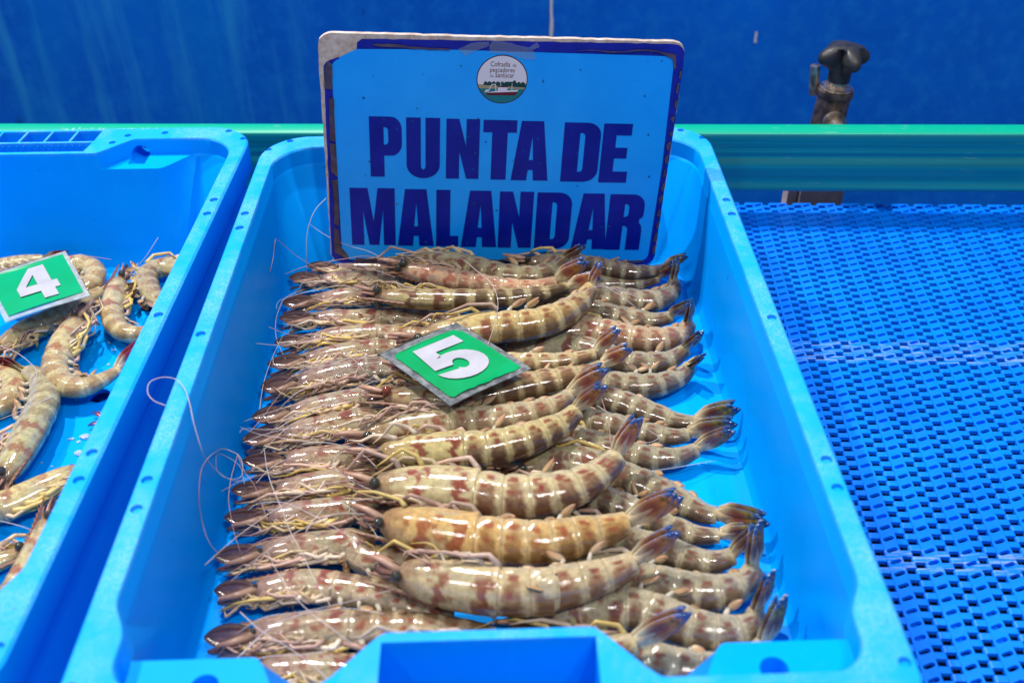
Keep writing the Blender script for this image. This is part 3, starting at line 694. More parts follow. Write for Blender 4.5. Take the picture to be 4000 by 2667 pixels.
# ------------------------------------------------------------------ prawns
PRAWNS={'M1':('M',[(-934,7452,460),(-616,7481,467),(-278,7359,473),(-57,7245,480),(176,7205,487),(368,7315,493),(478,7446,500)],(594,7337,680),False),'M1b':('M',[(-959,7440,440),(-643,7331,436),(-325,7210,432),(-59,7123,436),(204,7108,448),(377,7161,460)],(596,7138,660),False),'M2':('M',[(-1123,7048,430),(-826,6987,433),(-450,6948,437),(-213,6936,440),(93,6970,443),(324,7028,447),(474,7094,450)],(691,7055,580),False),'M3':('M',[(-757,6384,460),(-499,6446,460),(-239,6514,460),(-63,6532,460),(157,6556,463),(382,6652,469),(565,6844,474),(669,7027,480)],(724,7070,660),False),'M5':('M',[(-679,6059,430),(-392,6069,434),(-21,6097,438),(185,6088,442),(434,6109,446),(629,6171,450)],(788,6255,600),False),'M6':('M',[(-937,5746,420),(-678,5723,422),(-382,5686,425),(-145,5748,427),(16,5802,430),(218,5854,438),(422,5908,445),(588,5963,452),(665,6010,460)],(848,6035,600),False),'M7':('M',[(-1045,5307,430),(-885,5360,432),(-682,5401,435),(-475,5422,438),(-268,5438,440),(-60,5459,442),(150,5517,445),(329,5609,448),(404,5686,450)],(638,5796,600),False),'M8':('M',[(-935,5090,450),(-731,5122,450),(-531,5129,450),(-330,5142,450),(-197,5147,450),(-62,5179,452),(73,5219,457),(211,5289,461),(352,5382,466),(438,5488,470)],(603,5528,660),False),'M9':('M',[(-928,4806,450),(-644,4788,450),(-451,4768,450),(-258,4731,450),(-67,4685,450),(124,4688,453),(316,4720,460),(447,4780,467),(582,4890,473),(678,4999,480)],(804,5120,700),False),'M10':('M',[(-857,4511,430),(-531,4417,433),(-257,4348,436),(-40,4314,439),(175,4301,441),(402,4353,444),(574,4394,447),(695,4438,450)],(979,4508,620),False),'M11':('M',[(-715,4090,430),(-460,4014,432),(-200,3958,435),(6,3931,438),(212,3932,440),(158,3928,442),(393,3992,445),(593,4059,448),(697,4114,450)],(924,4193,620),False),'M12':('M',[(-512,3468,430),(-186,3439,434),(102,3428,438),(319,3444,442),(501,3475,446),(637,3533,450)],(907,3618,600),False),'R1':('R',[(142,7654,340),(382,7652,340),(667,7595,340),(853,7526,340),(1086,7472,327),(1263,7514,313),(1359,7583,300)],(1444,7574,360),False),'R2':('R',[(708,7455,220),(899,7452,220),(1089,7445,223),(1297,7509,230)],(1403,7470,400),False),'R3':('R',[(689,7221,260),(870,7167,260),(1052,7127,260),(1236,7127,264),(1369,7224,272),(1418,7377,280)],(1415,7357,500),False),'R3b':('R',[(633,7070,220),(855,6979,220),(1032,6928,220),(1209,6895,225),(1332,6933,230)],(1440,6812,450),False),'R4':('R',[(339,6700,240),(564,6751,240),(740,6711,240),(911,6640,240),(1082,6593,243),(1259,6608,249),(1403,6691,254),(1457,6786,260)],(1436,6725,500),False),'R5':('R',[(-81,6574,220),(201,6578,220),(464,6560,220),(676,6466,220),(882,6351,221),(1049,6309,224),(1226,6351,227),(1382,6475,230)],(1464,6401,440),False),'R6':('R',[(687,6082,220),(852,6056,220),(1018,6044,220),(1191,6087,222),(1330,6184,226),(1384,6258,230)],(1440,6149,400),False),'R7':('R',[(558,5965,220),(757,5881,220),(912,5794,220),(1063,5706,222),(1212,5626,226),(1325,5609,230)],(1577,5585,400),False),'R8':('R',[(497,5680,220),(730,5594,220),(883,5535,220),(1035,5490,222),(1189,5465,226),(1250,5482,230)],(1525,5428,400),False),'R9':('R',[(365,5483,220),(632,5382,220),(855,5279,220),(1004,5244,222),(1159,5256,226),(1287,5315,230)],(1495,5331,400),False),'R10':('R',[(21,5159,220),(197,5202,220),(390,5228,220),(576,5162,220),(755,5054,220),(895,4970,221),(1030,4871,223),(1162,4774,226),(1259,4704,228),(1321,4690,230)],(1564,4494,400),False),'R11':('R',[(501,4871,220),(694,4812,212),(863,4695,204),(1065,4592,200),(1199,4540,200),(1315,4536,200)],(1534,4504,300),False),'R12':('R',[(646,4510,220),(808,4450,220),(1008,4376,220),(1123,4319,222),(1244,4299,226),(1365,4337,230)],(1474,4352,450),False),'R13':('R',[(656,4188,220),(773,4148,220),(890,4114,220),(1084,4068,220),(1285,4074,223),(1419,4144,227),(1476,4227,230)],(1471,4323,500),False),'R14':('R',[(77,3858,220),(276,3929,220),(514,3956,220),(710,3946,220),(860,3888,220),(1041,3796,222),(1229,3765,225),(1375,3806,228),(1430,3888,230)],(1463,3934,500),False),'R15':('R',[(707,3576,220),(851,3532,220),(1032,3495,220),(1221,3516,222),(1345,3580,226),(1420,3655,230)],(1490,3762,500),False),'L1':('L',[(-1830,7727,240),(-1664,7770,235),(-1509,7778,230),(-1315,7792,220),(-1079,7783,210)],None,True),'L2':('L',[(-1946,7668,240),(-1772,7590,236),(-1603,7595,232),(-1410,7586,226),(-1257,7595,218),(-1065,7598,210)],None,True),'L3':('L',[(-1966,7229,240),(-1782,7241,235),(-1566,7299,230),(-1345,7337,220),(-1197,7359,210)],None,True),'L4':('L',[(-1930,6942,240),(-1744,6983,237),(-1529,7013,233),(-1307,6989,230),(-1163,7012,223),(-945,7025,217),(-724,7003,210)],None,True),'L5':('L',[(-1896,6565,240),(-1733,6669,236),(-1496,6753,232),(-1284,6777,226),(-1071,6791,218),(-855,6781,210)],None,True),'L6':('L',[(-1918,6334,240),(-1779,6391,236),(-1576,6463,232),(-1369,6527,226),(-1158,6577,218),(-870,6600,210)],None,True),'L7':('L',[(-1948,6130,240),(-1770,6117,236),(-1604,6165,232),(-1406,6242,226),(-1201,6295,218),(-992,6319,210)],None,True),'L8':('L',[(-1925,5672,240),(-1777,5751,237),(-1589,5829,233),(-1394,5882,230),(-1231,5931,223),(-1030,5958,217),(-893,5950,210)],None,True),'L9':('L',[(-1958,5484,240),(-1771,5524,237),(-1585,5584,233),(-1395,5630,230),(-1204,5685,223),(-1009,5731,217),(-812,5761,210)],None,True),'L10':('L',[(-1899,5221,240),(-1775,5266,236),(-1621,5287,232),(-1434,5306,226),(-1244,5312,218),(-1117,5302,210)],None,True),'L11':('L',[(-1926,4981,240),(-1757,4992,236),(-1577,5016,232),(-1398,5055,226),(-1247,5080,218),(-1092,5070,210)],None,True),'L12':('L',[(-1915,4665,240),(-1768,4727,237),(-1594,4757,233),(-1417,4771,230),(-1241,4792,223),(-1063,4809,217),(-943,4803,210)],None,True),'L13':('L',[(-1910,4465,240),(-1767,4421,238),(-1598,4437,235),(-1430,4468,232),(-1259,4483,230),(-1027,4473,225),(-983,4389,220),(-774,4369,215),(-564,4331,210)],None,True),'L14':('L',[(-1883,4185,240),(-1696,4139,238),(-1497,4156,235),(-1297,4169,232),(-1091,4135,230),(-886,4091,225),(-681,4031,220),(-512,3957,215),(-412,3902,210)],(-182,3850,180),True),'L15':('L',[(-1841,3771,240),(-1629,3795,236),(-1441,3824,232),(-1250,3835,226),(-992,3837,218),(-799,3842,210)],None,True),'L16':('L',[(-1769,3586,240),(-1585,3570,235),(-1397,3561,230),(-1211,3556,220),(-1024,3547,210)],None,True),'A1':('A',[(-4991,7716,240),(-4818,7826,240),(-4650,7915,240),(-4475,7998,240),(-4307,8060,240)],(-4206,8102,240),False),'A2':('A',[(-4420,7722,220),(-4263,7847,220),(-4087,7929,220),(-3933,7960,220),(-3785,7856,220),(-3730,7707,220),(-3762,7579,220),(-3873,7528,220)],None,False),'A3':('A',[(-2741,7620,240),(-2985,7806,240),(-3161,7858,240),(-3253,7744,240),(-3194,7526,240),(-3062,7327,240),(-2940,7240,240)],None,False),'A4':('A',[(-3467,7665,260),(-3452,7479,260),(-3426,7299,260),(-3378,7098,260),(-3301,6940,260),(-3189,6836,260),(-3062,6806,260),(-2952,6839,260)],None,False),'A5':('A',[(-4185,6669,240),(-4127,6783,234),(-4052,6937,229),(-3945,7056,223),(-3844,7203,217),(-3766,7315,211),(-3692,7443,206),(-3627,7561,200)],(-3579,7732,180),False),'A6':('A',[(-3600,6957,340),(-3607,6765,325),(-3616,6603,310),(-3613,6523,295),(-3585,6332,280),(-3475,6169,270),(-3329,6136,260),(-3210,6233,250),(-3123,6365,240)],(-3029,6612,300),False),'A7':('A',[(-3528,5093,300),(-3527,5251,294),(-3525,5458,289),(-3528,5675,283),(-3539,5868,274),(-3596,6074,263),(-3713,6271,251),(-3846,6382,240)],(-4156,6530,240),False),'A8':('A',[(-4299,6397,200),(-4145,6401,200),(-3993,6344,200),(-3900,6200,200),(-3892,6043,200),(-3976,5969,200)],None,False),'A9':('A',[(-2995,5224,240),(-3107,5179,240),(-3223,5087,240),(-3354,4983,240),(-3488,4896,240),(-3610,4870,240)],None,False),'A10':('A',[(-3108,4742,280),(-3085,4584,280),(-3078,4418,280),(-3082,4286,280),(-3091,4158,280),(-3118,4071,280)],None,False),'A11':('A',[(-3207,4547,200),(-3315,4468,200),(-3443,4418,200),(-3575,4408,200)],None,False)}
ANT=[('L10',[(-2141,4821,1170),(-2230,4871,1175),(-2289,4961,1179),(-2289,5045,1184),(-2224,5078,1188),(-2148,5064,1187),(-2074,4994,1182),(-2019,4889,1157),(-1950,4704,1111),(-1908,4611,1006),(-1947,4745,785),(-1924,4829,581),(-1882,4881,465),(-1824,4985,350)]),('L13',[(-1976,4817,717),(-1975,4679,749),(-1974,4549,678),(-1974,4486,540),(-1905,4347,440),(-1859,4332,350)]),('L11',[(-1976,4817,717),(-1978,4978,625),(-1950,5152,482),(-1882,5114,473),(-1829,5011,464),(-1829,4912,455),(-1909,4917,441),(-1977,4935,500),(-1978,4956,563),(-1979,5142,439),(-1905,5135,368),(-1825,4952,350)]),('L12',[(-1910,5202,400),(-1916,4969,380),(-1902,4813,360),(-1846,4628,350),(-1804,4511,350),(-1741,4366,350)]),('M9',[(-1877,4126,500),(-1742,4351,483),(-1581,4557,467),(-1436,4710,450),(-1276,4824,453),(-1101,4857,457),(-954,4865,460)]),('L9',[(-1907,5184,400),(-1832,5027,405),(-1728,4866,410),(-1647,4687,415),(-1588,4555,420)]),('L8',[(-1728,5218,430),(-1662,4984,433),(-1597,4819,436),(-1514,4644,439),(-1415,4423,441),(-1322,4256,444),(-1200,4013,447),(-1092,3842,450)]),('L10',[(-1739,4930,380),(-1677,5034,392),(-1596,5106,405),(-1506,5134,417),(-1414,5144,430)]),('M8',[(-927,4941,500),(-1008,5039,500),(-1154,5097,500),(-1210,5011,500),(-1186,4918,507),(-1090,4816,513),(-871,4664,520)]),('M9',[(-873,4690,460),(-1138,4665,453),(-1425,4642,447),(-1597,4622,440)]),('L12',[(-1753,4703,360),(-1706,4724,387),(-1618,4720,413),(-1491,4682,440),(-1331,4587,443),(-1111,4431,447),(-1018,4358,450)]),('M10',[(-1325,4421,440),(-1270,4561,444),(-1170,4680,448),(-1043,4593,452),(-913,4439,456),(-859,4344,460)]),('L16',[(-1564,3550,400),(-1483,3655,413),(-1429,3711,427),(-1306,3773,440),(-1154,3815,440),(-998,3826,440),(-772,3781,440)]),('L14',[(-1623,3836,420),(-1477,3698,425),(-1307,3579,430),(-1134,3441,435),(-1044,3352,440)]),('L15',[(-1644,3445,380),(-1582,3540,393),(-1454,3696,407),(-1384,3737,420)]),('L2',[(-1514,7512,1100),(-1598,7437,1040),(-1662,7353,920),(-1704,7292,680),(-1739,7368,504),(-1753,7388,360)]),('L1',[(-1997,7171,614),(-1990,7336,660),(-1973,7415,760),(-1985,7554,680),(-1866,7634,468),(-1622,7549,340)]),('L3',[(-1804,7346,300),(-1923,7245,300),(-1954,7079,300),(-1952,6891,300),(-1904,6649,300),(-1790,6382,300)]),('M5',[(-1965,6710,380),(-1804,6595,390),(-1511,6501,400),(-1229,6454,410),(-819,6481,420)]),('M3',[(-1990,6363,476),(-1846,6440,396),(-1569,6449,432),(-1300,6527,460),(-991,6552,480),(-507,6552,500)]),('L6',[(-1863,6308,380),(-1827,6190,392),(-1748,6139,404),(-1575,6139,416),(-1375,6194,428),(-1029,6188,440)]),('L7',[(-1941,5452,300),(-1840,5633,333),(-1763,5793,367),(-1687,5926,400)]),('L5',[(-1882,5763,300),(-1904,6082,313),(-1885,6388,327),(-1847,6641,340)]),('L9',[(-1912,5357,360),(-1727,5419,392),(-1533,5424,424),(-1366,5379,442),(-1197,5294,446),(-979,5164,450)]),('M6',[(-1756,5200,400),(-1601,5446,415),(-1310,5682,430),(-1067,5880,445),(-936,5920,460)]),('M6',[(-1697,5437,400),(-1496,5601,420),(-1214,5707,440),(-1001,5756,460)]),('L9',[(-1690,5017,380),(-1561,5104,400),(-1431,5158,420),(-1309,5186,440)]),('M1b',[(-966,7353,640),(-692,7384,640),(-412,7260,640),(-291,7093,637),(-156,6884,633),(-108,6675,637),(-121,6352,659),(-177,6010,680)]),('R3',[(373,6562,660),(554,6725,636),(755,6830,612),(865,6778,570),(990,6691,510),(1064,6697,450)]),('R3b',[(774,6921,550),(921,6872,525),(1121,6761,500)]),('R8',[(600,5557,450),(709,5460,438),(853,5364,427),(961,5305,415),(1002,5260,403),(953,5230,392),(864,5240,380)]),('M8',[(617,5451,600),(649,5352,525),(660,5101,450)]),('M7',[(-913,5357,500),(-778,5418,533),(-641,5458,567),(-502,5466,600)]),('R10',[(928,5036,300),(1140,5133,240),(1424,5251,180)]),('L3',[(-1352,7587,400),(-1144,7428,425),(-981,7288,450)]),('L7',[(-1503,6102,400),(-1364,6104,420),(-1156,6093,440),(-912,6037,460)]),('L6',[(-1258,6225,400),(-1256,6111,420),(-1172,5985,440),(-998,5870,460)]),('M5',[(-913,6077,480),(-1051,6091,473),(-1150,6059,467),(-1177,5929,460)]),('A4',[(-3091,7778,600),(-3223,7667,450),(-3387,7673,300)]),('A2',[(-3935,7748,400),(-3896,7907,350),(-3621,7920,300)]),('A5',[(-4093,6568,360),(-3949,6479,370),(-3790,6345,380),(-3644,6160,390),(-3618,6019,400)]),('A7',[(-3404,5884,400),(-3506,5795,400),(-3623,5689,400),(-3716,5621,400)]),('A9',[(-3400,4718,300),(-3234,4642,330),(-3095,4561,360)])]

def nz(*a): return np.array(a, float) / (np.linalg.norm(a) + 1e-12)
LABELS = {
    'M1': "greenish prawn closest to the sign's lower edge, tail fan raised before the letters",
    'M1b': 'pinkish prawn with pale legs raised, second below the sign',
    'M2': 'dark striped prawn on top, both eyes showing, third below the sign',
    'M3': 'smooth yellowish prawn whose head hides under the top corner of the 5 card',
    'M5': "prawn emerging from the 5 card's right corner, mostly covered by the card",
    'M6': 'prawn with reddish eyes under the lower left edge of the 5 card',
    'M7': "grey-beige prawn just below the 5 card's bottom corner",
    'M8': 'prawn with dark chestnut saddles, second below the 5 card',
    'M9': 'large prawn with bold wine-red carapace bands, third below the 5 card',
    'M10': 'orange-yellow prawn with a blue-tipped tail across the front pile',
    'M11': 'cream and brown prawn with bright wet highlights, just below the orange prawn',
    'M12': 'prawn hidden behind the near crate handle, only its orange tail showing',
    'R1': "brown banded prawn tail in the far corner right under the sign's lower right end",
    'R2': 'short grey prawn tail, second below the sign at the right wall',
    'R3': 'prawn curving its tail up the right wall, third below the sign',
    'R3b': 'grey prawn with reddish spread fan at the right wall, fourth below the sign',
    'R4': 'pinkish spotted prawn whose tail stands up against the right wall',
    'R5': "prawn with its eye showing beside the 5 card's right edge, tail to the wall",
    'R6': 'dark shiny prawn tail casting a shadow above the bare patch of crate floor',
    'R7': 'topmost of the three tails reaching into the bare patch by the right wall',
    'R8': 'middle one of three tails reaching into the bare patch by the right wall',
    'R9': 'lowest of three tails at the bare patch, a straight feeler lying in front',
    'R10': 'large slanting grey prawn with a green and yellow tail tip',
    'R11': 'brown tail directly under the slanting prawn with the yellow-green tail tip',
    'R12': "dark tail pointing at the wall, right of the orange prawn's blue tip",
    'R13': 'thick grey prawn bending its tail up along the right wall',
    'R14': 'prawn with a bare tan carapace above the near handle, tail turned up',
    'R15': 'nearest grey prawn by the right wall, cut off by the near handle',
    'L1': "farthest left-column prawn, tucked under the sign's left corner",
    'L2': 'left-column prawn with a dark scoop-shaped head, one feeler rising beside the sign',
    'L3': 'left-column prawn whose back runs under the dark striped double-eyed prawn',
    'L4': 'left-column prawn with a row of white swimming legs and a red one',
    'L5': "left-column prawn pointing its flank at the 5 card's top left edge",
    'L6': 'left-column prawn with many pale fanned legs, left of the 5 card',
    'L7': 'left-column prawn with a broad blunt grey head and a pinkish upright feeler',
    'L8': 'left-column prawn with red spots and bright yellow legs',
    'L9': 'left-column prawn with a smooth pale back below the yellow-legged one',
    'L10': 'left-column prawn with dense brown legs, below the smooth pale-backed one',
    'L11': 'left-column prawn with a bent yellow leg crossed by many white feelers',
    'L12': 'left-column prawn with a red flank spot and glossy white swimming legs',
    'L13': 'left-column prawn with a dark open head and curved whitish abdomen',
    'L14': 'left-column prawn with a bright red streak behind its dark head',
    'L15': 'left-column prawn with a golden glossy belly, left of the near handle',
    'L16': 'nearest left-column prawn, cut off by the bottom of the photo',
    'A1': 'pale prawn lying half hidden behind the number 4 card',
    'A2': 'curled prawn showing a rounded back right of the 4 card',
    'A3': 'curled prawn half hidden by the crate rim beside the drain hole',
    'A4': 'prawn standing head up with dark red head blades, right of the 4 card',
    'A5': 'long prawn slanting below the 4 card, legs turned to the viewer',
    'A6': 'hook-shaped prawn curled in the middle of the number 4 crate',
    'A7': 'fat prawn with yellow belly and dark red tail at the left photo edge',
    'A8': 'small curled prawn cut off by the left photo edge',
    'A9': 'tan prawn with long yellow legs lying below the patch of ice',
    'A10': 'thin prawn seen head up along the crate rim at the lower left',
    'A11': 'prawn showing only orange-brown legs at the lower left photo edge',
}
TONES = {'M': ((.46, .365, .205), (.165, .082, .042), (.21, .050, .038)), 'R': ((.31, .275, .195), (.120, .070, .046), (.155, .045, .038)),
         'L': ((.38, .295, .195), (.21, .125, .075), (.23, .056, .042)), 'A': ((.50, .425, .235), (.29, .18, .09), (.32, .13, .085))}
SPECIAL = {'M10': ((.48, .32, .135), (.28, .135, .045), (.26, .06, .03)), 'M3': ((.48, .37, .175), (.22, .120, .050), (.22, .065, .04)), 'M2': ((.32, .26, .140), (.085, .046, .022), (.13, .038, .027)),
           'M1b': ((.50, .31, .215), (.33, .17, .105), (.36, .11, .075)), 'R4': ((.42, .30, .20), (.19, .090, .060), (.26, .068, .05)), 'M8': ((.46, .38, .19), (.10, .040, .026), (.19, .030, .024)),
           'M9': ((.48, .41, .25), (.16, .062, .036), (.22, .034, .028)), 'L7': ((.30, .245, .20), (.18, .11, .08), (.18, .055, .04)), 'M11': ((.47, .38, .235), (.24, .118, .060), (.20, .05, .037)),
           'M7': ((.38, .32, .21), (.20, .115, .072), (.20, .05, .036)), 'M1': ((.38, .335, .195), (.15, .08, .05), (.20, .05, .036)), 'L14': ((.43, .335, .225), (.24, .135, .085), (.27, .05, .037))}
SPECIAL.update(A7=((.43, .40, .23), (.24, .19, .10), (.26, .10, .07)), A6=((.52, .44, .25), (.30, .18, .09), (.33, .14, .09)), A3=((.42, .36, .21), (.26, .15, .08), (.28, .10, .07)), A9=((.50, .42, .22), (.33, .23, .12), (.34, .15, .09)))
GIRTH = dict(M1=10.5, M1b=9.5, M2=10, M3=13, M5=8.5, M6=11.5, M7=11.5, M8=13, M9=15.5, M10=15.5, M11=14.8, M12=13, R1=7, R2=8.5, R3=10, R3b=9.2, R4=11, R5=10, R6=10, R7=9.4, R8=9.2, R9=9.5,
             R10=11, R11=9.2, R12=10, R13=12.2, R14=12.2, R15=12.4, L1=7.5, L2=9.5, L3=9.5, L4=9.2, L5=9, L6=9.5, L7=12.5, L8=10.5, L9=11, L10=10.5, L11=9.8, L12=10.5, L13=11, L14=10.8, L15=12, L16=12,
             A1=9.5, A2=10, A3=10, A4=9.5, A5=10.5, A6=11, A7=12.5, A8=9.5, A9=11, A10=8.5, A11=8.5)
TILT = {'M': -26, 'R': -20, 'L': 14, 'A': 10}
TILTS = {'M2': 8, 'M6': 6, 'M9': -12, 'A4': 40, 'A6': 18, 'A7': 15, 'A5': 20, 'M1b': 150 - 180, 'A10': 50, 'R1': -10, 'M1': -22}
DSIDE = {'M': -1, 'R': -1, 'L': 1, 'A': 1}          # dorsal side: -1 = to the right of the head-to-tail direction
DSIDES = {'A1': 1, 'A2': 1, 'A3': 1, 'A4': -1, 'A5': 1, 'A6': -1, 'A7': -1, 'A8': 1, 'A9': -1, 'A10': -1, 'A11': 1, 'M1b': -1, 'L9': 1}
FULL = .172                                              # eye to tail tip
CARA = .40
SEGS = np.cumsum([CARA, .100, .095, .09, .09, .095, .13])

def noise_fn(rng, n=7, f=3.0):
    a = rng.normal(0, f, (n, 2)); p = rng.uniform(0, 6.28, n)
    return lambda s, t: sum(np.sin(a[i, 0] * s + a[i, 1] * t + p[i]) for i in range(n)) / n ** .5 * .7
def sstep(a, b, x): 
    t = np.clip((x - a) / (b - a), 0, 1); return t * t * (3 - 2 * t)

def prawn(key, kind, pts, tip, from_scale, antennae):
    rng = np.random.default_rng(abs(hash_of(key)))
    P = np.array(pts, float) * 1e-4
    L = FULL * rng.uniform(.96, 1.03)
    body_len, fan_len = L * .84, L * .17
    side = DSIDES.get(key, DSIDE[kind]); tau = math.radians(TILTS.get(key, TILT[kind] + rng.uniform(-7, 7)))
    # --- make the spine as long as the animal: carry hidden ends on
    def arclen(Q): return np.linalg.norm(np.diff(Q, axis=0), axis=1).sum()
    if from_scale:                                          # first point is the tip of the antennal scale: step back to the eyes
        C = catmull(P, 200); d = np.r_[0, np.cumsum(np.linalg.norm(np.diff(C, axis=0), axis=1))]
        k = np.searchsorted(d, .026); P = np.vstack([C[k], P[[i for i in range(len(P)) if np.linalg.norm(P[i] - P[0]) > .034]]])
    if kind == 'R' and key not in ('R1', 'R5', 'R10', 'R14') and arclen(P) < body_len:
        T = nz(*(P[0] - P[1])); T = nz(T[0], T[1] * .6 + rng.uniform(-.03, .03), 0)
        need = body_len - arclen(P); P = np.vstack([P[0] + T * need, P[0] + T * need * .5, P])
    if kind == 'L' and tip is None and arclen(P) < body_len:
        T = nz(*(P[-1] - P[-2])); need = body_len - arclen(P)
        P = np.vstack([P, P[-1] + nz(T[0], T[1] * .7 - .06, 0) * need * .5, P[-1] + nz(T[0], T[1] * .7 - .12, 0) * need * .98])
        P[-3:, 2] = np.maximum(P[-3:, 2] - .001, .0185)
    if kind == 'M' and arclen(P) < body_len * .93:
        T = nz(*(P[0] - P[1])); need = body_len * .97 - arclen(P); P = np.vstack([P[0] + T * need, P])
    if kind == 'A' and tip is None and arclen(P) < body_len:
        T = nz(*(P[-1] - P[-2])); need = body_len - arclen(P); P = np.vstack([P, P[-1] + T * need])
    NR = 168
    C = catmull(P, NR); s = np.linspace(0, 1, NR)
    cl = arclen(C)
    if kind == 'A' and cl > body_len * 1.02:
        C = catmull(C[: int(NR * body_len / cl)], NR)
    for w in (3, 3): 
        C[1:-1] = C[1:-1] * .5 + (C[:-2] + C[2:]) * .25
    cl = arclen(C); L = cl / .84; fan_len = L * .17
    if tip is not None: fan_len = max(.022, np.linalg.norm(np.array(tip) * 1e-4 - C[-1]) * 1.12)
    T = np.gradient(C, axis=0); T /= np.linalg.norm(T, axis=1)[:, None]
    up = np.array([0, 0, 1.])
    perp = np.cross(up, T) * side; perp /= np.linalg.norm(perp, axis=1)[:, None]
    D = perp * math.cos(tau) + up * math.sin(tau)
    D -= T * (D * T).sum(1)[:, None]; D /= np.linalg.norm(D, axis=1)[:, None]
    N = np.cross(T, D)                                       # lateral
    vis = 1.0 if N[NR // 2, 2] > 0 else -1.0
    # --- profile
    bmax = GIRTH[key] * (.00120 if kind == 'R' else .00105)
    B = np.interp(s, [0, .012, .035, .07, .13, .22, .32, .40, .50, .62, .74, .84, .93, 1.0], [.26, .44, .60, .74, .88, .97, 1.0, 1.0, .99, .97, .89, .77, .63, .50]) * bmax
    A = B * np.interp(s, [0, .1, .4, .7, 1], [.80, .82, .84, .80, .66])
    k = np.clip(np.searchsorted(SEGS, s, side='right'), 0, 6)          # 0 carapace, 1..6 segments
    lo = np.r_[0, SEGS][k]; hi = np.r_[SEGS, 1.001][np.minimum(k, 6)]
    fr = np.clip((s - lo) / (hi - lo), 0, 1)
    NV = 44
    th = np.linspace(0, 2 * math.pi, NV, endpoint=False)
    ss, tt = np.meshgrid(s, th, indexing='ij'); kk = np.repeat(k[:, None], NV, 1); ff = np.repeat(fr[:, None], NV, 1)
    v01 = np.abs(((tt + math.pi) % (2 * math.pi)) - math.pi) / math.pi   # 0 dorsal .. 1 ventral
    abd = kk > 0
    rel = np.ones_like(ss)
    rel += np.where(abd, .026 * (sstep(0, .14, ff) * (1 - .35 * ff)) - .022 + .022 * sstep(.84, .93, ff) * (1 - sstep(.955, 1, ff)), 0)
    rel += np.where(~abd, .035 * sstep(.9, .98, ff), 0)
    pleura = np.exp(-((v01 - .74) / .09) ** 2)
    rel += np.where(abd & (kk < 6), pleura * (.16 * np.sin(np.pi * np.clip(ff * 1.0, 0, 1)) ** .6 - .03), 0)
    cosv = np.cos(tt); sinv = np.sin(tt)
    dv = np.where(cosv > 0, cosv, cosv * np.where(abd, .86, 1.0)) * B[:, None] * rel
    lv = sinv * A[:, None] * rel
    ridge = np.exp(-(v01 / .055) ** 2) * np.where(~abd, .055 * sstep(.02, .1, ss), .012 + .03 * (kk == 6)); dv += ridge * B[:, None]
    groove = np.exp(-((v01 - .11) / .025) ** 2) * np.where(~abd, .03, 0) * sstep(.1, .2, ss); dv -= groove * B[:, None]
    jit = noise_fn(rng, 8, 9.0)(ss * 3, np.sin(tt) * .7) * .012
    dv *= 1 + jit; lv *= 1 + jit
    V = C[:, None, :] + D[:, None, :] * dv[..., None] + N[:, None, :] * lv[..., None]
    nose = C[0] - T[0] * B[0] * .5; end = C[-1] + T[-1] * B[-1] * .25
    V = np.vstack([V.reshape(-1, 3), nose, end])
    F = [(i*NV+j, (i+1)*NV+j, (i+1)*NV+(j+1) % NV, i*NV+(j+1) % NV) for i in range(NR-1) for j in range(NV)]
    F += [(NR*NV, j, (j+1) % NV) for j in range(NV)] + [(NR*NV+1, (NR-1)*NV+(j+1) % NV, (NR-1)*NV+j) for j in range(NV)]
    # --- colour of the shell
    base, brown, red = [np.array(c) for c in SPECIAL.get(key, TONES[kind])]
    tone = rng.uniform(.92, 1.06); base = base * tone; brown = brown * rng.uniform(.85, 1.15)
    n1, n2, n3 = noise_fn(rng, 8, 6), noise_fn(rng, 8, 12), noise_fn(rng, 9, 20)
    sy = np.sin(tt) * .6
    q1, q2, q3 = n1(ss * 4, v01 * 2 + sy * .3), n2(ss * 4, v01 * 2 + sy * .4), n3(ss * 4, v01 * 2.4)
    col = np.repeat(base[None, None, :], NR, 0).repeat(NV, 1) * (1 + .07 * q2[..., None])
    def lay(mask, c): 
        nonlocal col; col = col * (1 - mask[..., None]) + np.asarray(c) * mask[..., None]
    lay(.45 * sstep(.1, .9, q1) * (v01 < 2), np.array((.33, .31, .24)) * tone)
    lay(np.where(~abd, .30 * sstep(.0, .8, q2), 0), np.array((.36, .37, .17)))
    # saddles of the abdomen
    edge = np.minimum(sstep(.06 + .08 * q3, .26 + .08 * q3, ff), 1 - sstep(.70 + .09 * q3, .92 + .09 * q3, ff))
    reach = .58 + .10 * q2 - .30 * np.abs(ff - .5)
    sad = np.where(abd, edge * (1 - sstep(reach - .10, reach + .08, v01)), 0)
    lay(sad * ((.86 if kind != 'A' else .74) - .25 * sstep(-.2, .7, q3)), brown)
    lay(sad * (.82 if kind != 'A' else .25) * (1 - sstep(.14, .44, v01)), brown * .42)  # deeper toward the back: own brown plus shading painted in
    lay(np.where(abd & (kind != 'A'), .35 * (1 - sstep(.05, .34, v01)), 0), brown * .8)
    for kx in range(1, 7):                                       # wine-red spots along the flank
        for (fc, vc, rf, rv) in ((.42 + rng.uniform(-.1, .1), .60 + rng.uniform(-.03, .03), .24, .052), (.5 + rng.uniform(-.2, .2), .44 + rng.uniform(-.05, .05), .15, .035)):
            d_ = ((ff - fc) / rf) ** 2 + ((v01 - vc) / rv) ** 2 + .5 * q3
            lay(np.where(kk == kx, (.85 if kind != 'A' else .40) * (1 - sstep(.5, 1.2, d_)), 0), red)
    ven = np.where(abd, sstep(.62, .80, v01), 0); lay(.5 * ven, np.array((.42, .36, .27)) * tone)
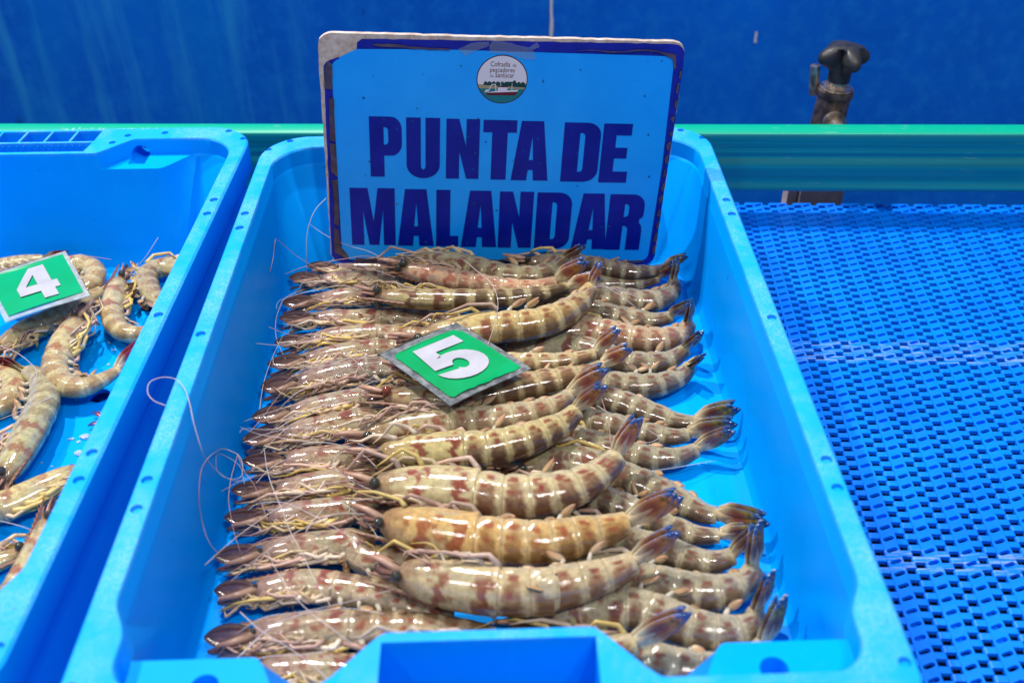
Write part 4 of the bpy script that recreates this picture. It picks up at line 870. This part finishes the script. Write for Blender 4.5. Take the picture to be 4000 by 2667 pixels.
    # carapace: two wavy upright bands, spots, dark forehead
    for c0, w_, st in ((.185, .020, .9), (.345, .026, .95)):
        c0 += rng.uniform(-.012, .012)
        d_ = np.abs(ss - c0 - .020 * q2 - .03 * (v01 - .35)) / (w_ * (1 + .5 * q1)) 
        lay(np.where(~abd, st * (1 - sstep(.6, 1.15, d_)) * (1 - sstep(.50, .66, v01 + .06 * q3)), 0), red * .72 + brown * .25)
    for i in range(9):
        c0, vv, r_ = rng.uniform(.06, .38), rng.uniform(.15, .7), rng.uniform(.010, .022)
        d_ = ((ss - c0) / r_) ** 2 + ((v01 - vv) / (r_ * 3.2)) ** 2 + .5 * q3
        lay(np.where(~abd, (.7 if kind != 'A' else .35) * (1 - sstep(.5, 1.2, d_)), 0), red)
    lay(np.where(~abd, (1 - sstep(.03, .15, ss + .03 * q2)) * .70, 0), np.array((.20, .10, .06)))
    lay(np.where(~abd, .65 * (1 - sstep(.04, .09, v01 + .015 * q2)), 0), brown * .6)
    dv2 = np.where(~abd, sstep(.72, .9, v01), 0)
    lay(.6 * dv2, np.array((.44, .29, .22)))
    if kind == 'L': lay(np.where(~abd, .55 * (1 - sstep(.05, .30, ss)), 0), np.array((.30, .20, .19)))
    cream = np.where(abd, (1 - sstep(.06, .16, ff)) + sstep(.88, .95, ff), 0); lay(.50 * np.clip(cream, 0, 1) * (.6 + .4 * sstep(-.5, .5, q2)), np.array((.47, .40, .25)) * tone)
    lay(np.where(abd, .38 * (1 - sstep(.02, .075, ff)), 0) * (ff < .08), brown * .7)
    col = col * (np.array((.92, .88, .82)) if kind == 'L' else np.array((1.0, .965, .88)))
    col = np.clip(col, .004, .95)
    cols = np.vstack([col.reshape(-1, 3), [[.2, .1, .07]], [[.55, .45, .3]]])
    root = thing("prawn", LABELS[key], "prawn", C[NR // 2], 0, {'L': 'prawns packed in the left-hand column of the sign crate', 'M': 'prawns laid across the top of the pile', 'R': 'prawns with their tails against the crate wall', 'A': 'prawns loose in the number 4 crate'}[kind])
    off = C[NR // 2]
    def put(name, v, f, mat, cols=None, par=root, ang=None):
        return mesh_obj(name, np.asarray(v) - off, f, mat, par, True, ang, cols)
    put("body", V, F, MAT['shell'], cols)
    def at(sv, d=0., n=0., fwd=0.):                             # point relative to the spine; sv may be negative (ahead of the eyes)
        sv = float(sv); i = min(max(sv, 0), 1) * (NR - 1); a = int(i); b_ = min(a + 1, NR - 1); w = i - a
        p = C[a] * (1 - w) + C[b_] * w + T[a] * (min(sv, 0) * cl + fwd) 
        return p + D[a] * d + N[a] * n
    def paint(v, c0, c1=None, t=None):
        n_ = len(v); t = np.linspace(0, 1, n_) if t is None else t
        c0 = np.array(c0); c1 = c0 if c1 is None else np.array(c1)
        return c0[None] * (1 - t[:, None]) + c1[None] * t[:, None]
    # --- eyes on short stalks
    er = L * (.0180 if kind != 'L' else .011)
    for sg in (1, -1):
        c_ = at(.012, B[3] * (.45 if kind != 'L' else .1), sg * (A[4] * 1.05 + er * (.55 if kind != 'L' else -.5)))
        me_v = []; 
        for i in range(1, 10):
            for j in range(14):
                a_, b_ = math.pi * i / 10, 2 * math.pi * j / 14
                me_v.append(c_ + er * np.array((math.sin(a_) * math.cos(b_), math.sin(a_) * math.sin(b_), math.cos(a_))))
        me_f = [(i*14+j, (i+1)*14+j, (i+1)*14+(j+1) % 14, i*14+(j+1) % 14) for i in range(8) for j in range(14)] + [tuple(range(14)), tuple(range(112, 126))[::-1]]
        put("eye", me_v, me_f, MAT['eye_red'] if key == 'M6' else MAT['eye'])
        v, f = tube([at(.03, B[3] * .3, sg * A[4] * .6), c_], [er * .55, er * .7], 8); put("eye_stalk", v, f, MAT['limb'], paint(v, (.32, .17, .10), (.22, .10, .06)))
    # --- rostrum: a serrated blade
    n_ = 26; rv = []; rc = []
    for i in range(n_):
        t = i / (n_ - 1); sv = .17 - t * (.17 + .115)
        h = B[min(int(max(sv, 0) * NR), NR - 1)] * 1.02 if sv > 0.0 else B[0] * 1.9 + (B[6] - B[0]) * .25
        h = np.interp(sv, [-.115, -.02, .06, .17], [bmax * .62, bmax * .66, bmax * .74, bmax * .90])
        saw = (.0011 if i % 3 == 0 else 0) * (1 if t < .85 else 0)
        hh = L * .011 * (1 - t) ** .7 + .0005
        for dd, ww in ((h + hh * .6 + saw, .0002), (h, .0011 * (1 - t) + .0003), (h - hh * .9, .0003)):
            for sg in (1, -1): rv.append(at(sv, dd, sg * ww)); rc.append((.16, .06, .035) if dd >= h else (.52, .40, .24))
    rf = []
    for i in range(n_ - 1):
        a_ = i * 6; b_ = a_ + 6
        loop = [0, 2, 4, 5, 3, 1]
        for x_ in range(6): rf.append((a_ + loop[x_], a_ + loop[(x_ + 1) % 6], b_ + loop[(x_ + 1) % 6], b_ + loop[x_]))
    rf += [(0, 1, 3, 5, 4, 2), tuple((n_-1)*6 + q for q in (0, 2, 4, 5, 3, 1))]
    put("rostrum", rv, rf, MAT['limb'], np.array(rc))
    # --- antennal scales: broad blades ahead of the head
    def blade(org, ax, wd, nr, length, width, cup, colf, thick=.0004, n_l=12, n_w=7, shape=None):
        vv = []; cc = []
        for lay_ in (1, -1):
            for i in range(n_l + 1):
                t = i / n_l
                hw = width * (shape(t) if shape else math.sin(math.pi * min(1, .06 + .94 * t) ** .8) ** .65)
                for j in range(n_w):
                    x_ = -1 + 2 * j / (n_w - 1)
                    p = org + ax * (length * t) + wd * (hw * x_) + nr * (-cup * x_ * x_ + lay_ * thick * (1 - x_ * x_) * (1 - t * .6) + cup * .6 * math.sin(t * 2.2))
                    vv.append(p); cc.append(colf(t, x_))
        m_ = (n_l + 1) * n_w; f_ = []
        for i in range(n_l):
            for j in range(n_w - 1):
                a_ = i * n_w + j; f_.append((a_, a_ + 1, a_ + n_w + 1, a_ + n_w)); f_.append((m_ + a_, m_ + a_ + n_w, m_ + a_ + n_w + 1, m_ + a_ + 1))
        rim_ = [j for j in range(n_w)] + [i * n_w + n_w - 1 for i in range(1, n_l + 1)] + [n_l * n_w + j for j in range(n_w - 2, -1, -1)] + [i * n_w for i in range(n_l - 1, 0, -1)]
        for q in range(len(rim_)):
            a_, b_ = rim_[q], rim_[(q + 1) % len(rim_)]; f_.append((b_, a_, m_ + a_, m_ + b_))
        return vv, f_, np.array(cc)
    T0, D0, N0 = T[0], D[0], N[0]
    def scale_col(t, x):
        c_ = np.array((.27, .17, .135)) * (1 - t) + np.array((.16, .085, .085)) * t
        for xc, wd_, k_ in ((.45, .14, .85), (-.62, .12, .7), (-.1, .07, .35)):
            st_ = math.exp(-((x - xc - .15 * t) / wd_) ** 2) * k_ * float(sstep(.05, .3, t)); c_ = c_ * (1 - st_) + np.array((.065, .016, .022)) * st_
        e_ = float(sstep(.84, 1, abs(x))) * .5; c_ = c_ * (1 - e_) + np.array((.34, .25, .22)) * e_
        tp = float(sstep(.72, .95, t)) * .6
        return c_ * (1 - tp) + np.array((.075, .024, .03)) * tp
    for sg in (1, -1):
        org = at(.012, -B[2] * .1, sg * A[4] * .55)
        ax = nz(*(-T0 + N0 * sg * .10 + D0 * (.04 if sg * vis > 0 else -.10)))
        wd = nz(*(D0 * .80 + N0 * .6 * sg)); wd = nz(*(wd - ax * (wd @ ax))); nr = np.cross(ax, wd)
        ln = L * (.165 if kind in 'L' else .11 if kind == 'A' else .085)
        v, f, c_ = blade(org, ax, wd, nr, ln, bmax * (.62 if kind == 'L' else .34), .0018 * sg, scale_col, .0005, 14, 9, lambda t: (math.sin(math.pi * (.14 + .85 * t) ** 1.15) ** .7)); put("antennal_scale", v, f, MAT['shell'], c_)
        # base of the feeler and the inner feelers
        q_ = [org, org + ax * .012 - D0 * .004, org + ax * .022 - D0 * .006]
        v, f = tube(q_, [.0026, .0022, .0012], 7); put("feeler_base", v, f, MAT['limb'], paint(v, (.40, .27, .20), (.42, .22, .15)))
        q_ = catmull([at(0, B[0] * .6, sg * .002), at(-.05, B[0] * 1.0, sg * .003), at(-.11, B[0] * rng.uniform(.2, 1.8), sg * .005)], 8)
        v, f = tube(q_, np.linspace(.0015, .0004, 8), 6); put("antennule", v, f, MAT['limb'], paint(v, (.36, .20, .13), (.30, .15, .11)))
    # --- walking legs, tangled under the head
    leg_tones = [((.52, .41, .27), (.46, .31, .15)), ((.48, .35, .28), (.44, .27, .19)), ((.54, .41, .15), (.50, .33, .07)), ((.40, .27, .22), (.34, .19, .14)), ((.56, .47, .37), (.52, .39, .27))]
    nl = {'L': 13, 'M': 5, 'R': 4, 'A': 10}[kind]
    spread = {'L': .8, 'M': .35, 'R': .35, 'A': 1.15}[kind]
    for i in range(nl):
        sb = .10 + .30 * i / (nl - 1) + rng.uniform(-.01, .01); bi = min(int(sb * NR), NR - 1)
        lat_ = vis * A[bi] * (rng.uniform(.1, .95) if kind == 'L' else rng.uniform(-.1, .75))
        p0 = at(sb, -B[bi] * .80, lat_)
        reach_ = rng.uniform(.10, .20); up_ = rng.uniform(0, .7)
        p1 = at(sb - .05 * rng.uniform(.3, 1.2), -B[bi] * (1.05 + .25 * spread * rng.random()), lat_ + vis * A[bi] * up_ * .7)
        p2 = at(sb - reach_ * .75, -bmax * (.95 + spread * rng.uniform(-.1, .5)), lat_ + vis * bmax * rng.uniform(-.2, .8))
        p3 = at(sb - reach_ * 1.15, -bmax * (.65 + spread * rng.uniform(-.3, .9)), lat_ + vis * bmax * rng.uniform(-.4, .6))
        p4 = at(sb - reach_ * rng.uniform(1.2, 1.7), -bmax * (.55 + spread * rng.uniform(-.5, 1.2)), vis * bmax * rng.uniform(-.3, .8))
        Q = np.array([p0, p1, p2, p3, p4]); Q[:, 2] = np.maximum(Q[:, 2], .0125)
        Q = np.vstack([Q[0] + (Q[1]-Q[0]) * np.linspace(0, 1, 4)[:, None], Q[1] + (Q[2]-Q[1]) * np.linspace(.15, 1, 4)[:, None], Q[2] + (Q[3]-Q[2]) * np.linspace(.12, 1, 4)[:, None], Q[3] + (Q[4]-Q[3]) * np.linspace(.15, 1, 3)[:, None]])
        fat = rng.uniform(.65, 1.0) if kind == 'L' else rng.uniform(.8, 1.1)
        v, f = tube(Q, np.interp(np.linspace(0, 1, len(Q)), [0, .2, .5, .8, 1], [.0020, .0017, .0013, .0009, .0003]) * fat, 7)
        a_, b_ = leg_tones[rng.integers(len(leg_tones))]; dk_ = rng.uniform(.8, 1.05) * (1.25 if kind in 'AL' else 1)
        put("leg", v, f, MAT['limb'], paint(v, np.array(a_) * dk_, np.array(b_) * dk_))
    if kind in 'LA' or rng.random() < .4:
        so = Soup()
        for i in range(40 if kind == 'L' else 14):
            sb = rng.uniform(.06, .36); bi = int(sb * NR); lat_ = vis * A[bi] * rng.uniform(.0, 1.0)
            q0 = at(sb, -B[bi] * rng.uniform(.30, .95), lat_); ln_ = rng.uniform(.07, .17)
            q1 = at(sb - ln_ * .5, -bmax * rng.uniform(.6, 1.25), lat_ + vis * bmax * rng.uniform(-.1, .35)); q2 = at(sb - ln_, -bmax * rng.uniform(.3, 1.2), lat_ + vis * bmax * rng.uniform(-.5, .3))
            Q = catmull([q0, q1, q2], 7); Q[:, 2] = np.maximum(Q[:, 2], .0122)
            v, f = tube(Q, np.linspace(.0010, .0003, 7) * rng.uniform(.7, 1.3), 5)
            a_, b_ = leg_tones[rng.integers(len(leg_tones))]; so.add(v, f, paint(v, np.array(a_) * rng.uniform(.8, 1.3), np.array(b_) * rng.uniform(.8, 1.3)))
        mesh_obj("mouthparts", np.array(so.v) - off, so.f, MAT['limb'], root, True, None, np.array(so.c))
    # --- swimming legs under the abdomen
    for i in range(5):
        sb = (SEGS[i] + SEGS[i + 1]) / 2; bi = int(sb * NR)
        for lat_ in ((vis * A[bi] * (.62 if kind in 'LA' else rng.uniform(-.1, .45)), 1), (-vis * A[bi] * .3, 0)):
            if lat_[1] == 0 and kind in 'RM': continue
            out_ = rng.random() < (.22 if kind in 'RM' else .6)       # most lie folded back along the belly
            if kind in 'RM' and not out_ and rng.random() < .35: continue
            p0 = at(sb, -B[bi] * (.70 if kind in 'LA' else .66 if out_ else .40), lat_[0])
            sw = rng.uniform(.2, .8) if out_ else rng.uniform(-.15, .1)
            ax1 = nz(*(T[bi] * rng.uniform(.2, .9) - D[bi] * 1.0 + N[bi] * vis * rng.uniform(-.1, .2)))
            p1 = p0 + ax1 * B[bi] * rng.uniform(.35, .55); p1[2] = max(p1[2], .013)
            v, f = tube([p0, (p0 + p1) / 2, p1], np.array([.0021, .0020, .0014]) * rng.uniform(.65, 1.05), 8)
            so = Soup(); so.add(v, f, paint(v, (.40, .35, .26), (.50, .44, .36)))
            for b2 in range(2):
                ax2 = nz(*(T[bi] * (.9 if b2 else .6) * (1 if rng.random() < .85 or not out_ else -.6) - D[bi] * sw * (.5 + b2 * .3) + N[bi] * vis * rng.uniform(-.1, .5)))
                wd_ = nz(*np.cross(ax2, N[bi] + rng.normal(0, .2, 3))); nr_ = np.cross(ax2, wd_)
                ln = L * rng.uniform(.050, .072) * (1 if out_ or kind in 'LA' else .8)
                p2 = p1 + ax2 * ln
                if p2[2] < .0125: ax2 = nz(ax2[0], ax2[1], ax2[2] + (.0125 - p2[2]) / ln)
                oc = rng.uniform(.8, 1.1)
                v, f, c_ = blade(p1, ax2, wd_, nr_, ln, .0021 + .0008 * rng.random(), .0008, lambda t, x: np.array((.46, .32, .17)) * oc * (1 - t) + np.array((.36, .15, .07)) * oc * t if abs(x) < .75 else np.array((.56, .46, .32)), .0003, 7, 5)
                so.add(v, f, c_)
            mesh_obj("swimmeret", np.array(so.v) - off, so.f, MAT['limb'], root, True, None, np.array(so.c))
    # --- tail fan
    Tt = T[-1]
    if tip is not None: Tt = nz(*(np.array(tip) * 1e-4 - C[-1]))
    Dt = D[-1] - Tt * (D[-1] @ Tt); Dt = nz(*Dt); Nt = np.cross(Tt, Dt)
    if kind in 'MR': Dt = nz(*(Dt * .55 + np.array((0, -.45, .80)) * .75)); Dt = nz(*(Dt - Tt * (Dt @ Tt))); Nt = np.cross(Tt, Dt)
    root_p = C[-1] + Tt * .001
    dull = kind in 'R' ; hue = rng.random()
    c_base = np.array((.48, .39, .24)); c_mid = np.array((.22, .035, .028)) * rng.uniform(.7, 1.2); c_or = np.array((.46, .20, .035)) if not (dull and hue > .4) else np.array((.30, .27, .05)); c_bl = np.array((.008, .055, .21)) if not dull else np.array((.008, .06, .20))
    if kind == 'A': c_bl = np.array((.10, .012, .03)); c_or = np.array((.30, .03, .03)); c_mid = np.array((.20, .012, .018))
    if kind == 'L': c_bl = np.array((.10, .06, .10))
    c_ol = np.array((.27, .105, .035)) if not dull else np.array((.15, .10, .055))
    if kind == 'A': c_ol = np.array((.24, .025, .028))
    def fan_col(t, x):
        c_ = c_base + (c_ol - c_base) * float(sstep(.18, .50, t))
        k_ = math.exp(-((abs(x + .10) - .22) / .26) ** 2) * float(sstep(.20, .36, t) * (1 - sstep(.70, .86, t)))
        c_ = c_ + (c_mid - c_) * .9 * k_
        c_ = c_ + (c_or - c_) * .75 * float(sstep(.55, .74, t)) * (.45 + .55 * math.sin(x * 8 + 2) ** 2)
        b_ = float(max(sstep(.83, .92, t + .06 * abs(x)), .85 * sstep(.78, .96, abs(x)) * sstep(.40, .62, t)))
        c_ = c_ * (1 - .65 * math.exp(-((t + .05 * abs(x) - .79) / .03) ** 2))
        return c_ + (c_bl - c_) * b_
    # animals lying on their side carry the fan folded: blades side by side in the plane of Nt, slightly splayed
    for nm, sg, spl, lay_, ln, wd in (("uropod", 1, .085, -.0016, 1.0, .185), ("uropod", -1, .02, -.0022, .97, .20), ("uropod", 1, .0, .0006, .94, .185), ("uropod", -1, -.02, .0012, .88, .17)):
        spl = spl + rng.uniform(-.03, .05)
        ax = nz(*(Tt * math.cos(spl) + Nt * sg * math.sin(spl) + Dt * (.06 if lay_ < 0 else .02)))
        wv = nz(*(Nt - ax * (Nt @ ax) + Dt * .30 * sg)); wv = nz(*(wv - ax * (wv @ ax))); nv_ = np.cross(ax, wv); nv_ = nv_ if nv_ @ Dt > 0 else -nv_
        v, f, c_ = blade(root_p + Nt * sg * B[-1] * .16 + Dt * lay_, ax, wv, nv_, fan_len * ln, fan_len * wd, .0016, fan_col, .0005, 18, 9, lambda t: min(1., .38 + 1.75 * t) * (1 - t ** 2.6) ** .75 + .02)
        put(nm, v, f, MAT['fan'], c_)
    v, f, c_ = blade(root_p + Dt * (B[-1] * .35), nz(*(Tt - Dt * .12)), Nt, Dt, fan_len * .80, fan_len * .12, .0012, lambda t, x: c_base * (1 - t) + c_mid * t, .0012, 10, 5, lambda t: (1 - t) ** .6 * .95 + .04)
    put("telson", v, f, MAT['fan'], c_)
    # --- long feelers traced from where they lie
    for kx, line in antennae:
        n_ = max(14, len(line) * 9)
        Q = catmull(np.array(line, float) * 1e-4, n_)
        v, f = tube(Q, np.linspace(.00030, .00020, n_), 5)
        put("feeler", v, f, MAT['whisker'] if rng.random() < .8 else MAT['whisker_red'])
    if kind in 'LM' and rng.random() < .75:                      # one more, lying over its neighbours
        a0 = at(-.06, .0, 0) + np.array((0, 0, .004)); hd = nz(1 if kind == 'L' else -1, rng.uniform(-.5, .5), 0); r_ = rng.uniform(-.22, .22); Q = [a0]
        for q in range(5):
            hd = nz(hd[0], hd[1] + r_, 0); Q.append(Q[-1] + hd * .019)
        Q = np.array(Q); Q[1:, 2] = np.maximum(Q[1:, 2] + .008, .040 if kind == 'L' else .046); Q[:, 0] = np.maximum(Q[:, 0], -.188)
        Q = catmull(Q, 40); v, f = tube(Q, np.linspace(.00032, .00016, 40), 5); put("feeler", v, f, MAT['whisker'] if rng.random() < .6 else MAT['whisker_red'])
    return root
def hash_of(k):
    h = 17
    for ch in k: h = (h * 131 + ord(ch)) % 1000003
    return h
for key, (kind, pts, tip, fs) in PRAWNS.items():
    prawn(key, kind, pts, tip, fs, [a for a in ANT if a[0] == key])

# ------------------------------------------------------------------ small wet things on the floor of the number 4 crate
r = random.Random(9)
def ice_lump(bm, x, y, s):
    res = bmesh.ops.create_icosphere(bm, subdivisions=2, radius=s)
    for vv in res['verts']:
        k = 1 + r.uniform(-.22, .22); vv.co = Vector((vv.co.x * k * 1.3 + x, vv.co.y * k + y, max(.0104, .0105 + s * .35 + vv.co.z * k * .6)))
bm = bmesh.new()
for k in range(46):
    a = r.gauss(0, 1); b_ = r.gauss(0, 1)
    if k % 4: continue
    cx, cy = (-.3235, .569) if k < 26 else (-.3205, .684)
    ice_lump(bm, cx + a * .0075, cy + b_ * .012, r.uniform(.0010, .0032))
for k in range(10): ice_lump(bm, r.uniform(-.345, -.300), r.uniform(.52, .76), r.uniform(.0006, .0014))
o = bm_obj("ice_bits", bm, MAT['ice']); tag(o, "melting crushed ice and water drops on the crate floor", "ice", None, 'stuff')
sp = Soup()
scrap = thing("shell_scrap", "small torn red shell scrap beside the melting ice", "scrap", (-.3165, .5905, .0108))
for (px_, py_, pz_, ang, ln, wd) in ((0, 0, .002, 150, .014, .004), (.001, -.004, .001, 195, .013, .0045), (.003, -.008, .002, 235, .014, .003)):
    n_ = 7; vv = []; a = math.radians(ang)
    for lay_ in (1, -1):
        for i in range(n_):
            t = i / (n_ - 1); w_ = wd * math.sin(math.pi * (.1 + .9 * t)) ** .6
            for sg in (-1, 1):
                vv.append((px_ + .006 + math.cos(a) * ln * t - math.sin(a) * w_ * sg * .5, py_ + math.sin(a) * ln * t + math.cos(a) * w_ * sg * .5, pz_ + .003 * math.sin(t * 2.5) + .0004 * lay_))
    f_ = []
    for i in range(n_ - 1):
        a_ = 2 * i; f_ += [(a_, a_ + 2, a_ + 3, a_ + 1), (2*n_ + a_, 2*n_ + a_ + 1, 2*n_ + a_ + 3, 2*n_ + a_ + 2), (a_, 2*n_ + a_, 2*n_ + a_ + 2, a_ + 2), (a_ + 1, a_ + 3, 2*n_ + a_ + 3, 2*n_ + a_ + 1)]
    cc = [((.30, .03, .035) if (i // 2) % n_ < 4 else (.05, .06, .22)) for i in range(len(vv))]
    mesh_obj("shell_piece", vv, f_, MAT['fan'], scrap, True, None, np.array(cc))
